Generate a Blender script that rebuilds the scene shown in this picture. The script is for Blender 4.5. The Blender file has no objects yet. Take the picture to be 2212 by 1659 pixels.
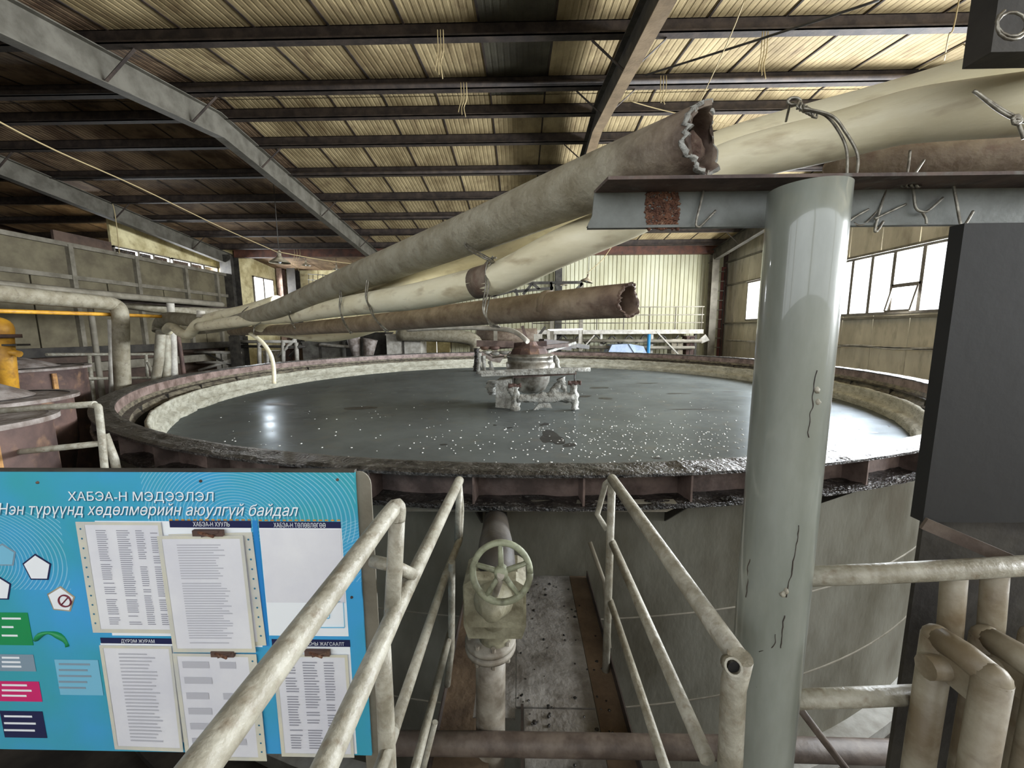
import bpy, bmesh, math, random
from mathutils import Vector, Matrix, noise, geometry as mgeo
random.seed(7)
sc = bpy.context.scene
COL = sc.collection
PI = math.pi
# ------------------------------------------------------------------ camera
F, PITCH, YAW, ROLL = 854.0, .1331, .0206, -.0047
EYE = Vector((0, 0, 1.6))
def ray(x, y):
    x -= 1106; y -= 829.5
    c, s = math.cos(-ROLL), math.sin(-ROLL)
    x, y = x*c-y*s, x*s+y*c
    r = (x/F, math.cos(PITCH)-y/F*math.sin(PITCH), -math.sin(PITCH)-y/F*math.cos(PITCH))
    cy, sy = math.cos(YAW), math.sin(YAW)
    return Vector((r[0]*cy-r[1]*sy, r[0]*sy+r[1]*cy, r[2]))
def AY(x, y, Y): r = ray(x, y); return EYE+r*(Y/r.y)
def AZ(x, y, z): r = ray(x, y); return EYE+r*((z-1.6)/r.z)
def AX(x, y, X): r = ray(x, y); return EYE+r*(X/r.x)
def AD(x, y, d): return EYE+ray(x, y)*d
cam = bpy.data.cameras.new('camera'); co = bpy.data.objects.new('camera', cam); COL.objects.link(co)
cam.sensor_width = 36; cam.lens = F/2212*36; cam.clip_start = .02; cam.clip_end = 300
_f = ray(1106, 829.5); _r = (ray(1107+F, 829.5)-ray(1107, 829.5)).normalized(); _u = _r.cross(_f).normalized()
co.matrix_world = Matrix(((_r.x, _u.x, -_f.x, 0), (_r.y, _u.y, -_f.y, 0), (_r.z, _u.z, -_f.z, 1.6), (0, 0, 0, 1)))
sc.camera = co
# ------------------------------------------------------------------ light
sc.view_settings.view_transform = 'Standard'; sc.view_settings.look = 'None'
sc.view_settings.gamma = 1; sc.view_settings.use_curve_mapping = False
sc.view_settings.exposure = 0.88
w = bpy.data.worlds.new('world'); sc.world = w; w.use_nodes = True
bg = w.node_tree.nodes['Background']; bg.inputs[0].default_value = (.92, .96, 1.0, 1); bg.inputs[1].default_value = 1.8
def area(name, loc, size, rot, power, color, portal=False):
    l = bpy.data.lights.new(name, 'AREA'); l.shape = 'RECTANGLE'; l.size, l.size_y = size
    l.energy = power; l.color = color
    if portal: l.cycles.is_portal = True
    o = bpy.data.objects.new(name, l); o.location = loc; o.rotation_euler = rot; COL.objects.link(o); return o
WARM = (1, .93, .80)
# daylight that comes in through the window strips (placed just outside the panes, facing in)
area('window_daylight', (9.95, 9.3, 2.76), (1.5, 6.9), (0, PI/2+.30, 0), 2300, (.88, .94, 1))
area('window_daylight_far', (9.95, 15.4, 2.76), (1.5, 2.8), (0, PI/2+.30, 0), 420, (.93, .97, 1))
area('window_daylight_near', (9.95, 1.8, 2.76), (1.5, 5.8), (0, PI/2+.45, 0), 1100, (.93, .97, 1))
area('window_daylight_left', (-14.3, 16.0, 4.35), (.4, 4.6), (0, -PI/2, 0), 300, (.93, .97, 1))
area('window_daylight_corner', (-13.6, 20.4, 3.7), (1.3, 1.5), (0, -PI/2, 0), 260, (.93, .97, 1))
# ------------------------------------------------------------------ materials
def lin(c): return tuple((v/255/12.92 if v/255 <= .04045 else ((v/255+.055)/1.055)**2.4) for v in c)
MATS = {}
def mat(name, c1, c2=None, rough=.7, metal=0., scale=4., bump=.15, bscale=30., c3=None, detail=6, stretch=(1, 1, 1), lo=.38, hi=.62, spec=.5, coat=0, transmission=0):
    if name in MATS: return MATS[name]
    m = bpy.data.materials.new(name); m.use_nodes = True; nt = m.node_tree; N, L = nt.nodes, nt.links
    b = N['Principled BSDF']; b.inputs['Roughness'].default_value = rough; b.inputs['Metallic'].default_value = metal
    b.inputs['Specular IOR Level'].default_value = spec; b.inputs['Coat Weight'].default_value = coat
    tc = N.new('ShaderNodeTexCoord'); mp = N.new('ShaderNodeMapping'); mp.inputs['Scale'].default_value = stretch
    geo = N.new('ShaderNodeNewGeometry'); L.new(geo.outputs['Position'], mp.inputs[0])
    c2 = c2 or tuple(v*.72 for v in c1)
    n1 = N.new('ShaderNodeTexNoise'); n1.inputs['Scale'].default_value = scale; n1.inputs['Detail'].default_value = detail; n1.inputs['Roughness'].default_value = .62
    L.new(mp.outputs[0], n1.inputs[0])
    r = N.new('ShaderNodeValToRGB'); e = r.color_ramp.elements
    e[0].position = lo; e[1].position = hi; e[0].color = (*lin(c2), 1); e[1].color = (*lin(c1), 1)
    L.new(n1.outputs[0], r.inputs[0]); out = r.outputs[0]
    if c3:
        n2 = N.new('ShaderNodeTexNoise'); n2.inputs['Scale'].default_value = scale*2.7; n2.inputs['Detail'].default_value = 8
        mp2 = N.new('ShaderNodeVectorMath'); mp2.operation = 'ADD'; mp2.inputs[1].default_value = (7, 3, 5); L.new(mp.outputs[0], mp2.inputs[0]); L.new(mp2.outputs[0], n2.inputs[0])
        r2 = N.new('ShaderNodeValToRGB'); r2.color_ramp.elements[0].position = .56; r2.color_ramp.elements[1].position = .78; r2.color_ramp.elements[1].color = (.75, .75, .75, 1); L.new(n2.outputs[0], r2.inputs[0])
        mx = N.new('ShaderNodeMixRGB'); L.new(r2.outputs[0], mx.inputs[0]); L.new(out, mx.inputs[1]); mx.inputs[2].default_value = (*lin(c3), 1); out = mx.outputs[0]
    L.new(out, b.inputs['Base Color'])
    if bump:
        n3 = N.new('ShaderNodeTexNoise'); n3.inputs['Scale'].default_value = bscale; n3.inputs['Detail'].default_value = 5; L.new(mp.outputs[0], n3.inputs[0])
        bp = N.new('ShaderNodeBump'); bp.inputs['Strength'].default_value = bump; bp.inputs['Distance'].default_value = .02; L.new(n3.outputs[0], bp.inputs['Height']); L.new(bp.outputs[0], b.inputs['Normal'])
    MATS[name] = m; return m
def plain(name, c, rough=.6, metal=0., emit=None):
    if name in MATS: return MATS[name]
    m = bpy.data.materials.new(name); m.use_nodes = True; b = m.node_tree.nodes['Principled BSDF']
    b.inputs['Base Color'].default_value = (*lin(c), 1); b.inputs['Roughness'].default_value = rough; b.inputs['Metallic'].default_value = metal
    if emit: b.inputs['Emission Color'].default_value = (*lin(c), 1); b.inputs['Emission Strength'].default_value = emit
    MATS[name] = m; return m
M_ROOF = mat('roof_cream', (188, 168, 126), (128, 110, 76), .75, scale=1.5, stretch=(1, .5, 1), c3=(84, 60, 36), lo=.34, hi=.66)
M_ROOFD = mat('roof_dark', (84, 80, 64), (60, 54, 42), .8, scale=1.5)
M_ROOFB = mat('roof_brown', (146, 122, 94), (92, 70, 50), .8, scale=1.4, c3=(46, 32, 24))
M_STEELB = mat('rusty_brown_steel', (66, 55, 47), (38, 30, 26), .7, scale=5, c3=(40, 32, 28))
M_STEELG = mat('dusty_grey_steel', (128, 122, 108), (98, 92, 78), .7, scale=3)
M_STEELP = mat('dark_steel', (70, 66, 58), (40, 36, 32), .65, scale=4)
M_WALLR = mat('dirty_cream_wall', (198, 190, 168), (168, 160, 140), .75, scale=1.6, stretch=(1, 1, .35), c3=(118, 108, 92))
M_WALLF = mat('corrugated_cream', (204, 202, 174), (180, 176, 144), .6, scale=1.2, stretch=(1, 1, .3))
M_WALLF2 = mat('far_cream', (222, 212, 168), (170, 156, 112), .7, scale=1.5, c3=(140, 120, 84))
M_PART = mat('olive_partition', (110, 102, 80), (86, 78, 60), .75, scale=1.6)
M_PARTD = mat('brown_partition', (96, 78, 66), (70, 56, 48), .8, scale=2)
M_PARTR = mat('red_brown_partition', (104, 60, 50), (80, 46, 38), .8, scale=2)
M_GROUND = mat('dark_ground', (74, 68, 60), (40, 36, 32), .85, scale=1.5, c3=(28, 24, 20), bump=.5, bscale=8)
M_PLATE = mat('walkway_plate', (138, 134, 128), (96, 90, 82), .8, scale=5, c3=(66, 60, 52), bump=.35, bscale=40)
M_PLATEB = mat('walkway_brown', (104, 86, 66), (74, 58, 42), .85, scale=5, bump=.3)
M_TANK = mat('tank_wall_grey', (134, 132, 120), (98, 94, 80), .55, scale=1.5, stretch=(1, 1, .5), c3=(92, 84, 70))
M_PINK = mat('pinkish_primer', (116, 98, 90), (70, 56, 50), .6, scale=5, c3=(60, 44, 38))
M_RIM = mat('wet_black_rim', (66, 62, 58), (28, 26, 24), .32, scale=11, c3=(140, 136, 130), bump=.9, bscale=50)
M_GUNK = mat('wet_black_gunk', (52, 48, 44), (16, 14, 13), .2, scale=14, c3=(110, 106, 100), bump=1., bscale=60)
M_WEIR = mat('crusted_weir', (196, 194, 178), (160, 156, 138), .85, scale=5, stretch=(1, 1, 2.5), c3=(88, 82, 70), bump=.6, bscale=30)
M_CRUST = mat('grey_crust', (186, 186, 180), (128, 126, 118), .85, scale=9, c3=(70, 66, 60), bump=1., bscale=45)
M_DRUM = mat('dull_steel', (150, 148, 140), (100, 94, 84), .38, .5, scale=6, c3=(70, 58, 46))
M_PIPEG = mat('grey_hose', (146, 140, 122), (120, 112, 92), .65, scale=8, c3=(84, 72, 58), bump=.2, bscale=60)
M_PIPEC = mat('cream_hose', (226, 218, 190), (210, 200, 168), .5, scale=5, stretch=(.5, .5, 1.6), c3=(136, 112, 76), bump=.1, bscale=40)
M_PIPEB = mat('rusty_hose', (128, 114, 98), (98, 82, 68), .7, scale=8, c3=(84, 54, 42), bump=.3, bscale=60)
M_RUST = mat('rust', (124, 84, 62), (78, 48, 36), .9, scale=30, c3=(168, 136, 112), bump=1., bscale=90)
M_BURNT = mat('burnt_crust', (108, 88, 76), (70, 50, 42), .95, scale=14, c3=(132, 118, 104), bump=.8, bscale=80)
M_COLUMN = mat('grey_paint_gloss', (138, 142, 134), (120, 124, 115), .28, scale=9, stretch=(1, 1, .25), c3=(126, 128, 120), bump=.06, bscale=12, coat=.6)
M_BEAM = mat('grey_paint', (104, 107, 102), (84, 86, 80), .5, scale=9, c3=(82, 78, 72))
M_RAIL = mat('rail_grey_paint', (164, 160, 146), (130, 124, 108), .5, scale=16, c3=(104, 86, 64), bump=.25, bscale=60)
M_RAILD = mat('rail_dark', (102, 90, 80), (72, 60, 52), .6, scale=12, c3=(70, 56, 46))
M_PANEL = mat('dark_board_steel', (27, 26, 25), (22, 21, 20), .7, scale=2, lo=.3, hi=.7, bump=.04)
M_RADI = mat('radiator_paint', (150, 142, 124), (112, 98, 76), .5, scale=7, c3=(86, 68, 48))
M_WIRE = mat('galvanised_wire', (150, 146, 134), (96, 90, 80), .4, .6, scale=40)
M_VALVE = mat('valve_green_grey', (142, 138, 116), (100, 94, 74), .6, scale=10, c3=(86, 78, 58), bump=.3)
M_WHEEL = mat('wheel_green', (142, 146, 122), (100, 100, 80), .6, scale=18, c3=(60, 54, 42))
M_PIPEV = mat('valve_pipe', (150, 144, 132), (104, 94, 80), .55, scale=8, c3=(70, 58, 46))
M_RUSTD = mat('rust_drum', (94, 72, 64), (62, 46, 42), .75, scale=3, c3=(140, 108, 80))
M_LID = mat('dusty_lid', (150, 142, 136), (104, 92, 84), .8, scale=7, bump=.4)
M_YEL = mat('yellow_paint', (214, 160, 52), (176, 124, 44), .5, scale=6, c3=(120, 86, 50))
M_OCHRE = mat('ochre_patch', (170, 126, 70), (120, 84, 50), .7, scale=12)
M_RISER = mat('pale_riser', (170, 166, 150), (132, 124, 106), .6, scale=6)
M_RAFT = mat('rafter_grey', (98, 94, 84), (74, 70, 60), .7, scale=3)
M_WHITEP = mat('pale_painted_metal', (196, 192, 182), (160, 154, 142), .6, scale=6)
M_GREYBOX = mat('machine_grey', (110, 108, 100), (74, 70, 64), .7, scale=3)
M_DARKM = mat('machine_dark', (62, 58, 52), (34, 31, 28), .7, scale=3)
M_TARP = mat('pale_blue_tarp', (176, 192, 214), (140, 158, 186), .5, scale=3)
M_BLUE = plain('blue_paint', (40, 120, 170), .5)
M_RED = mat('red_primer', (122, 70, 62), (92, 52, 46), .7, scale=4)
M_LAMP = mat('lamp_dusty', (168, 158, 136), (120, 110, 90), .6, scale=10)
M_ROPE = plain('pale_cord', (168, 150, 110), .8)
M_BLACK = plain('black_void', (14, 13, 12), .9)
M_PAPER = mat('white_paper', (226, 226, 230), (212, 212, 220), .7, scale=3, bump=0)
M_SLEEVE = mat('yellowed_sleeve', (214, 210, 190), (196, 196, 190), .3, scale=6, bump=.1)
M_INK = plain('pale_ink', (150, 150, 160), .8)
M_INK2 = plain('faint_ink', (182, 182, 190), .8)
M_NAVY = plain('navy_print', (24, 30, 74), .5)
M_WHITE = plain('white_print', (236, 240, 244), .5)
M_GREEN = plain('green_print', (20, 140, 80), .5)
M_PINKP = plain('pink_print', (206, 36, 108), .5)
M_LBLUE = plain('light_blue_print', (120, 186, 214), .5)
M_GREYP = plain('grey_print', (130, 150, 166), .5)
M_MAROON = plain('maroon_print', (110, 30, 50), .5)
M_SHADOWP = plain('teal_print', (36, 110, 140), .5)
M_FOAM = plain('white_foam', (225, 225, 220), .6)
M_FLOAT = mat('dark_patch', (46, 46, 44), (34, 34, 33), .5)
def end_mat(name, c1, c2, c3, end, reach):
    m = mat(name, c1, c2, .66, scale=8, c3=c3, bump=.25, bscale=60); nt = m.node_tree; N, L = nt.nodes, nt.links; b = N['Principled BSDF']
    geo = N.new('ShaderNodeNewGeometry'); d = N.new('ShaderNodeVectorMath'); d.operation = 'DISTANCE'; L.new(geo.outputs['Position'], d.inputs[0]); d.inputs[1].default_value = end
    n = N.new('ShaderNodeTexNoise'); n.inputs['Scale'].default_value = 14; n.inputs['Detail'].default_value = 6; L.new(geo.outputs['Position'], n.inputs[0])
    a = N.new('ShaderNodeMath'); a.operation = 'MULTIPLY_ADD'; L.new(n.outputs[0], a.inputs[0]); a.inputs[1].default_value = reach*1.3; L.new(d.outputs['Value'], a.inputs[2])
    r = N.new('ShaderNodeMapRange'); r.inputs[1].default_value = reach*.7; r.inputs[2].default_value = reach*1.9; r.inputs[3].default_value = 1; r.inputs[4].default_value = 0; L.new(a.outputs[0], r.inputs[0])
    mx = N.new('ShaderNodeMixRGB'); L.new(r.outputs[0], mx.inputs[0]); L.new(b.inputs['Base Color'].links[0].from_socket, mx.inputs[1])
    r2 = N.new('ShaderNodeValToRGB'); r2.color_ramp.elements[0].position = .4; r2.color_ramp.elements[0].color = (*lin((66, 46, 38)), 1); r2.color_ramp.elements[1].position = .66; r2.color_ramp.elements[1].color = (*lin((120, 100, 88)), 1); L.new(n.outputs[0], r2.inputs[0]); L.new(r2.outputs[0], mx.inputs[2]); L.new(mx.outputs[0], b.inputs['Base Color'])
    return m
def glass_mat():
    m = bpy.data.materials.new('window_glass'); m.use_nodes = True; nt = m.node_tree; N, L = nt.nodes, nt.links
    for n in list(N): N.remove(n)
    o = N.new('ShaderNodeOutputMaterial'); t = N.new('ShaderNodeBsdfTransparent'); g = N.new('ShaderNodeBsdfGlossy'); g.inputs['Roughness'].default_value = .05
    mx = N.new('ShaderNodeMixShader'); mx.inputs[0].default_value = .06; L.new(t.outputs[0], mx.inputs[1]); L.new(g.outputs[0], mx.inputs[2]); L.new(mx.outputs[0], o.inputs[0]); return m
M_GLASS = glass_mat()
def slurry_mat():
    m = mat('slurry', (100, 104, 102), (88, 91, 89), .2, scale=1.2, bump=0, c3=(104, 102, 94), spec=.14)
    nt = m.node_tree; N, L = nt.nodes, nt.links; b = N['Principled BSDF']
    geo = N.new('ShaderNodeNewGeometry'); n = N.new('ShaderNodeTexNoise'); n.inputs['Scale'].default_value = 2.2; n.inputs['Detail'].default_value = 4
    mp = N.new('ShaderNodeMapping'); mp.inputs['Scale'].default_value = (1, 1.6, 1); L.new(geo.outputs['Position'], mp.inputs[0]); L.new(mp.outputs[0], n.inputs[0])
    bp = N.new('ShaderNodeBump'); bp.inputs['Strength'].default_value = .10; bp.inputs['Distance'].default_value = .03; L.new(n.outputs[0], bp.inputs['Height']); L.new(bp.outputs[0], b.inputs['Normal'])
    n2 = N.new('ShaderNodeTexNoise'); n2.inputs['Scale'].default_value = 1.1; L.new(mp.outputs[0], n2.inputs[0])
    r = N.new('ShaderNodeMapRange'); r.inputs[1].default_value = .3; r.inputs[2].default_value = .7; r.inputs[3].default_value = .18; r.inputs[4].default_value = .32; L.new(n2.outputs[0], r.inputs[0]); L.new(r.outputs[0], b.inputs['Roughness'])
    lp = N.new('ShaderNodeFresnel'); lp.inputs[0].default_value = 1.33; L.new(bp.outputs[0], lp.inputs['Normal']); mu = N.new('ShaderNodeMath'); mu.operation = 'MULTIPLY'; mu.inputs[1].default_value = .07; L.new(lp.outputs[0], mu.inputs[0])
    df = N.new('ShaderNodeBsdfDiffuse'); L.new(b.inputs['Base Color'].links[0].from_socket, df.inputs[0]); gl = N.new('ShaderNodeBsdfGlossy'); gl.inputs[0].default_value = (.85, .93, 1, 1); L.new(r.outputs[0], gl.inputs['Roughness']); L.new(bp.outputs[0], gl.inputs['Normal'])
    mx = N.new('ShaderNodeMixShader'); L.new(mu.outputs[0], mx.inputs[0]); L.new(df.outputs[0], mx.inputs[1]); L.new(gl.outputs[0], mx.inputs[2]); L.new(mx.outputs[0], N['Material Output'].inputs[0])
    return m
M_SLURRY = slurry_mat()
def board_mat():
    m = bpy.data.materials.new('board_print'); m.use_nodes = True; nt = m.node_tree; N, L = nt.nodes, nt.links; b = N['Principled BSDF']; b.inputs['Roughness'].default_value = .35
    geo = N.new('ShaderNodeNewGeometry'); n = N.new('ShaderNodeTexNoise'); n.inputs['Scale'].default_value = 2.6; n.inputs['Detail'].default_value = 3; L.new(geo.outputs['Position'], n.inputs[0])
    r = N.new('ShaderNodeValToRGB'); e = r.color_ramp.elements; e[0].position = .36; e[0].color = (*lin((58, 160, 176)), 1); e[1].position = .6; e[1].color = (*lin((66, 160, 216)), 1); L.new(n.outputs[0], r.inputs[0])
    def rings(cx, cz, x0, x1, z0, z1, base):
        s = N.new('ShaderNodeSeparateXYZ'); L.new(geo.outputs['Position'], s.inputs[0])
        def mt(op, a, bb):
            q = N.new('ShaderNodeMath'); q.operation = op
            for i, v in enumerate((a, bb)):
                if isinstance(v, (int, float)): q.inputs[i].default_value = v
                else: L.new(v, q.inputs[i])
            return q.outputs[0]
        dx = mt('SUBTRACT', s.outputs[0], cx); dz = mt('SUBTRACT', s.outputs[2], cz)
        rr = mt('SQRT', mt('ADD', mt('MULTIPLY', dx, dx), mt('MULTIPLY', mt('MULTIPLY', dz, dz), 1.8)), 0)
        rr = mt('ADD', rr, mt('MULTIPLY', mt('SINE', mt('MULTIPLY', dx, 14), 0), .012))
        w_ = mt('GREATER_THAN', mt('SINE', mt('MULTIPLY', rr, 620), 0), .72)
        k = mt('MULTIPLY', mt('GREATER_THAN', s.outputs[0], x0), mt('LESS_THAN', s.outputs[0], x1)); k = mt('MULTIPLY', k, mt('MULTIPLY', mt('GREATER_THAN', s.outputs[2], z0), mt('LESS_THAN', s.outputs[2], z1)))
        k = mt('MULTIPLY', mt('MULTIPLY', w_, k), .45)
        mx = N.new('ShaderNodeMixRGB'); L.new(k, mx.inputs[0]); L.new(base, mx.inputs[1]); mx.inputs[2].default_value = (*lin((170, 214, 232)), 1); return mx.outputs[0]
    o = rings(-.72, 1.12, -.97, -.42, 1.06, 1.3, r.outputs[0]); o = rings(-1.45, 1.0, -1.6, -1.2, .92, 1.14, o); o = rings(-.3, .9, -.47, -.40, .95, 1.12, o)
    L.new(o, b.inputs['Base Color']); return m
M_BOARD = board_mat()
# ------------------------------------------------------------------ mesh helpers
class G:
    def __init__(s): s.v = []; s.f = []; s.sm = []
    def add(s, vs, fs, smooth=False):
        o = len(s.v); s.v += [Vector(p) for p in vs]; s.f += [tuple(i+o for i in f) for f in fs]; s.sm += [smooth]*len(fs); return s
    def box(s, lo, hi):
        x0, y0, z0 = lo; x1, y1, z1 = hi
        return s.add([(x0, y0, z0), (x1, y0, z0), (x1, y1, z0), (x0, y1, z0), (x0, y0, z1), (x1, y0, z1), (x1, y1, z1), (x0, y1, z1)],
                     [(0, 3, 2, 1), (4, 5, 6, 7), (0, 1, 5, 4), (1, 2, 6, 5), (2, 3, 7, 6), (3, 0, 4, 7)])
    def cb(s, c, size): c = Vector(c); h = Vector(size)/2; return s.box(c-h, c+h)
    def bar(s, p0, p1, wd, ht, up=(0, 0, 1)):
        p0, p1 = Vector(p0), Vector(p1); d = (p1-p0).normalized(); u = Vector(up)
        if abs(d.dot(u)) > .98: u = Vector((0, 1, 0))
        r = d.cross(u).normalized(); u = r.cross(d)
        a = r*wd/2; b = u*ht/2
        v = [p0-a-b, p0+a-b, p0+a+b, p0-a+b, p1-a-b, p1+a-b, p1+a+b, p1-a+b]
        return s.add(v, [(0, 3, 2, 1), (4, 5, 6, 7), (0, 1, 5, 4), (1, 2, 6, 5), (2, 3, 7, 6), (3, 0, 4, 7)])
    def prism(s, pts, ext):
        n = len(pts); e = Vector(ext); v = [Vector(p) for p in pts]; v += [p+e for p in v]
        return s.add(v, [tuple(range(n))[::-1], tuple(range(n, 2*n))]+[(i, (i+1) % n, (i+1) % n+n, i+n) for i in range(n)])
    def tube(s, pts, r, seg=12, caps=True, wob=0, jag0=0, jag1=0, hollow=0):
        pts = [Vector(p) for p in pts]; n = len(pts); rs = r if isinstance(r, (list, tuple)) else [r]*n
        t = [((pts[min(i+1, n-1)]-pts[max(i-1, 0)]).normalized()) for i in range(n)]
        u = Vector((0, 0, 1)) if abs(t[0].z) < .9 else Vector((0, 1, 0)); u = (u-t[0]*u.dot(t[0])).normalized()
        vs = []; o = len(s.v)
        def rings(k, flip):
            nonlocal u
            uu = u.copy(); out = []
            for i in range(n):
                uu = (uu-t[i]*uu.dot(t[i])).normalized(); w_ = t[i].cross(uu)
                for j in range(seg):
                    a = 2*PI*j/seg; rr = rs[i]*k*(1+(wob*(noise.noise(pts[i]*9+Vector((j*.7, i*.4, 3)))) if wob else 0))
                    q = pts[i]+(uu*math.cos(a)+w_*math.sin(a))*rr
                    jg = jag1 if i == n-1 else (jag0 if i == 0 else 0)
                    if jg: q += t[i]*jg*(noise.noise(Vector((math.cos(a)*2.2, math.sin(a)*2.2, 5.5)))*1.4+noise.noise(Vector((math.cos(a)*7, math.sin(a)*7, 1.5)))*.8)
                    out.append(q)
            return out
        ov = rings(1, 0); fs = [(i*seg+j, i*seg+(j+1) % seg, (i+1)*seg+(j+1) % seg, (i+1)*seg+j) for i in range(n-1) for j in range(seg)]
        if hollow:
            iv = rings(hollow, 1); N0 = n*seg
            fi = [(N0+i*seg+j, N0+(i+1)*seg+j, N0+(i+1)*seg+(j+1) % seg, N0+i*seg+(j+1) % seg) for i in range(n-1) for j in range(seg)]
            e0 = [(j, N0+j, N0+(j+1) % seg, (j+1) % seg) for j in range(seg)]; k = (n-1)*seg
            e1 = [(k+j, k+(j+1) % seg, N0+k+(j+1) % seg, N0+k+j) for j in range(seg)]
            s.add(ov+iv, fs+fi, True); s.f += [tuple(x+o for x in f) for f in e0+e1]; s.sm += [False]*2*seg
        else:
            s.add(ov, fs, True)
            if caps: s.f += [tuple(o+j for j in range(seg))[::-1], tuple(o+(n-1)*seg+j for j in range(seg))]; s.sm += [False, False]
        return s
    def lathe(s, prof, c, seg=32, a0=0, a1=2*PI, smooth=True, wob=0, closed=False, axis=None):
        c = Vector(c); full = abs(a1-a0-2*PI) < 1e-6; m = seg if full else seg+1; k = len(prof); v = []
        if axis is None: ex, ey, ez = Vector((1, 0, 0)), Vector((0, 1, 0)), Vector((0, 0, 1))
        else:
            ez = Vector(axis).normalized(); ex = ez.orthogonal().normalized(); ey = ez.cross(ex)
        for i in range(m):
            a = a0+(a1-a0)*i/seg
            for (r, z) in prof:
                rr = r
                if wob: rr += wob*noise.noise(Vector((math.cos(a)*r*3, math.sin(a)*r*3, z*9)))
                v.append(c+ex*rr*math.cos(a)+ey*rr*math.sin(a)+ez*z)
        fs = []
        for i in range(seg):
            i2 = (i+1) % m
            for j in range(k if closed else k-1):
                j2 = (j+1) % k; fs.append((i*k+j, i2*k+j, i2*k+j2, i*k+j2))
        return s.add(v, fs, smooth)
    def blob(s, c, r, sz=1, n=6, m=4, wob=.3):
        c = Vector(c); v = [c+Vector((0, 0, r*sz))]
        for i in range(1, m):
            for j in range(n):
                a = PI*i/m; b = 2*PI*j/n; rr = r*(1+wob*random.uniform(-1, 1)); v.append(c+Vector((rr*math.sin(a)*math.cos(b), rr*math.sin(a)*math.sin(b), rr*sz*math.cos(a))))
        v.append(c-Vector((0, 0, r*sz))); L = len(v)-1
        f = [(0, 1+j, 1+(j+1) % n) for j in range(n)]
        for i in range(m-2): f += [(1+i*n+j, 1+(i+1)*n+j, 1+(i+1)*n+(j+1) % n, 1+i*n+(j+1) % n) for j in range(n)]
        f += [(L, 1+(m-2)*n+(j+1) % n, 1+(m-2)*n+j) for j in range(n)]
        return s.add(v, f, True)
    def poly(s, pts): return s.add(pts, [tuple(range(len(pts)))])
def spline(pts, k=6):
    P = [Vector(p) for p in pts]; out = []
    for i in range(len(P)-1):
        a, b, c, d = P[max(i-1, 0)], P[i], P[i+1], P[min(i+2, len(P)-1)]
        for j in range(k):
            t = j/k; out.append(.5*((2*b)+(c-a)*t+(2*a-5*b+4*c-d)*t*t+(3*b-a-3*c+d)*t**3))
    out.append(P[-1]); return out
def mesh_of(name, g, m, org):
    me = bpy.data.meshes.new(name); o = Vector(org); me.from_pydata([p-o for p in g.v], [], g.f)
    me.polygons.foreach_set('use_smooth', g.sm); me.materials.append(m); me.update(); return me
def part(name, g, m, parent, label=None, kind=None):
    base = parent.get('_o') if parent else None; org = Vector(base) if base else Vector((0, 0, 0))
    o = bpy.data.objects.new(name, mesh_of(name, g, m, org)); COL.objects.link(o); o.parent = parent
    if label: o['label'] = label
    if kind: o['kind'] = kind
    o['_o'] = tuple(org); return o
def thing(name, label, cat, org, group=None):
    o = bpy.data.objects.new(name, None); COL.objects.link(o); o.location = org; o.empty_display_size = .1
    o['label'] = label; o['category'] = cat; o['_o'] = tuple(org)
    if group: o['group'] = group
    return o
def solo(name, g, m, label, cat, group=None, kind=None):
    lo = Vector((min(p.x for p in g.v), min(p.y for p in g.v), min(p.z for p in g.v))); hi = Vector((max(p.x for p in g.v), max(p.y for p in g.v), 0))
    org = Vector(((lo.x+hi.x)/2, (lo.y+hi.y)/2, lo.z))
    o = bpy.data.objects.new(name, mesh_of(name, g, m, org)); COL.objects.link(o); o.location = org; o['label'] = label; o['category'] = cat; o['_o'] = tuple(org)
    if group: o['group'] = group
    if kind: o['kind'] = kind
    return o
def struct(name, g=None, m=None, label=None):
    if g is None: o = bpy.data.objects.new(name, None)
    else: o = bpy.data.objects.new(name, mesh_of(name, g, m, (0, 0, 0)))
    COL.objects.link(o); o['kind'] = 'structure'
    if label: o['label'] = label
    o['_o'] = (0., 0., 0.); return o
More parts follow.
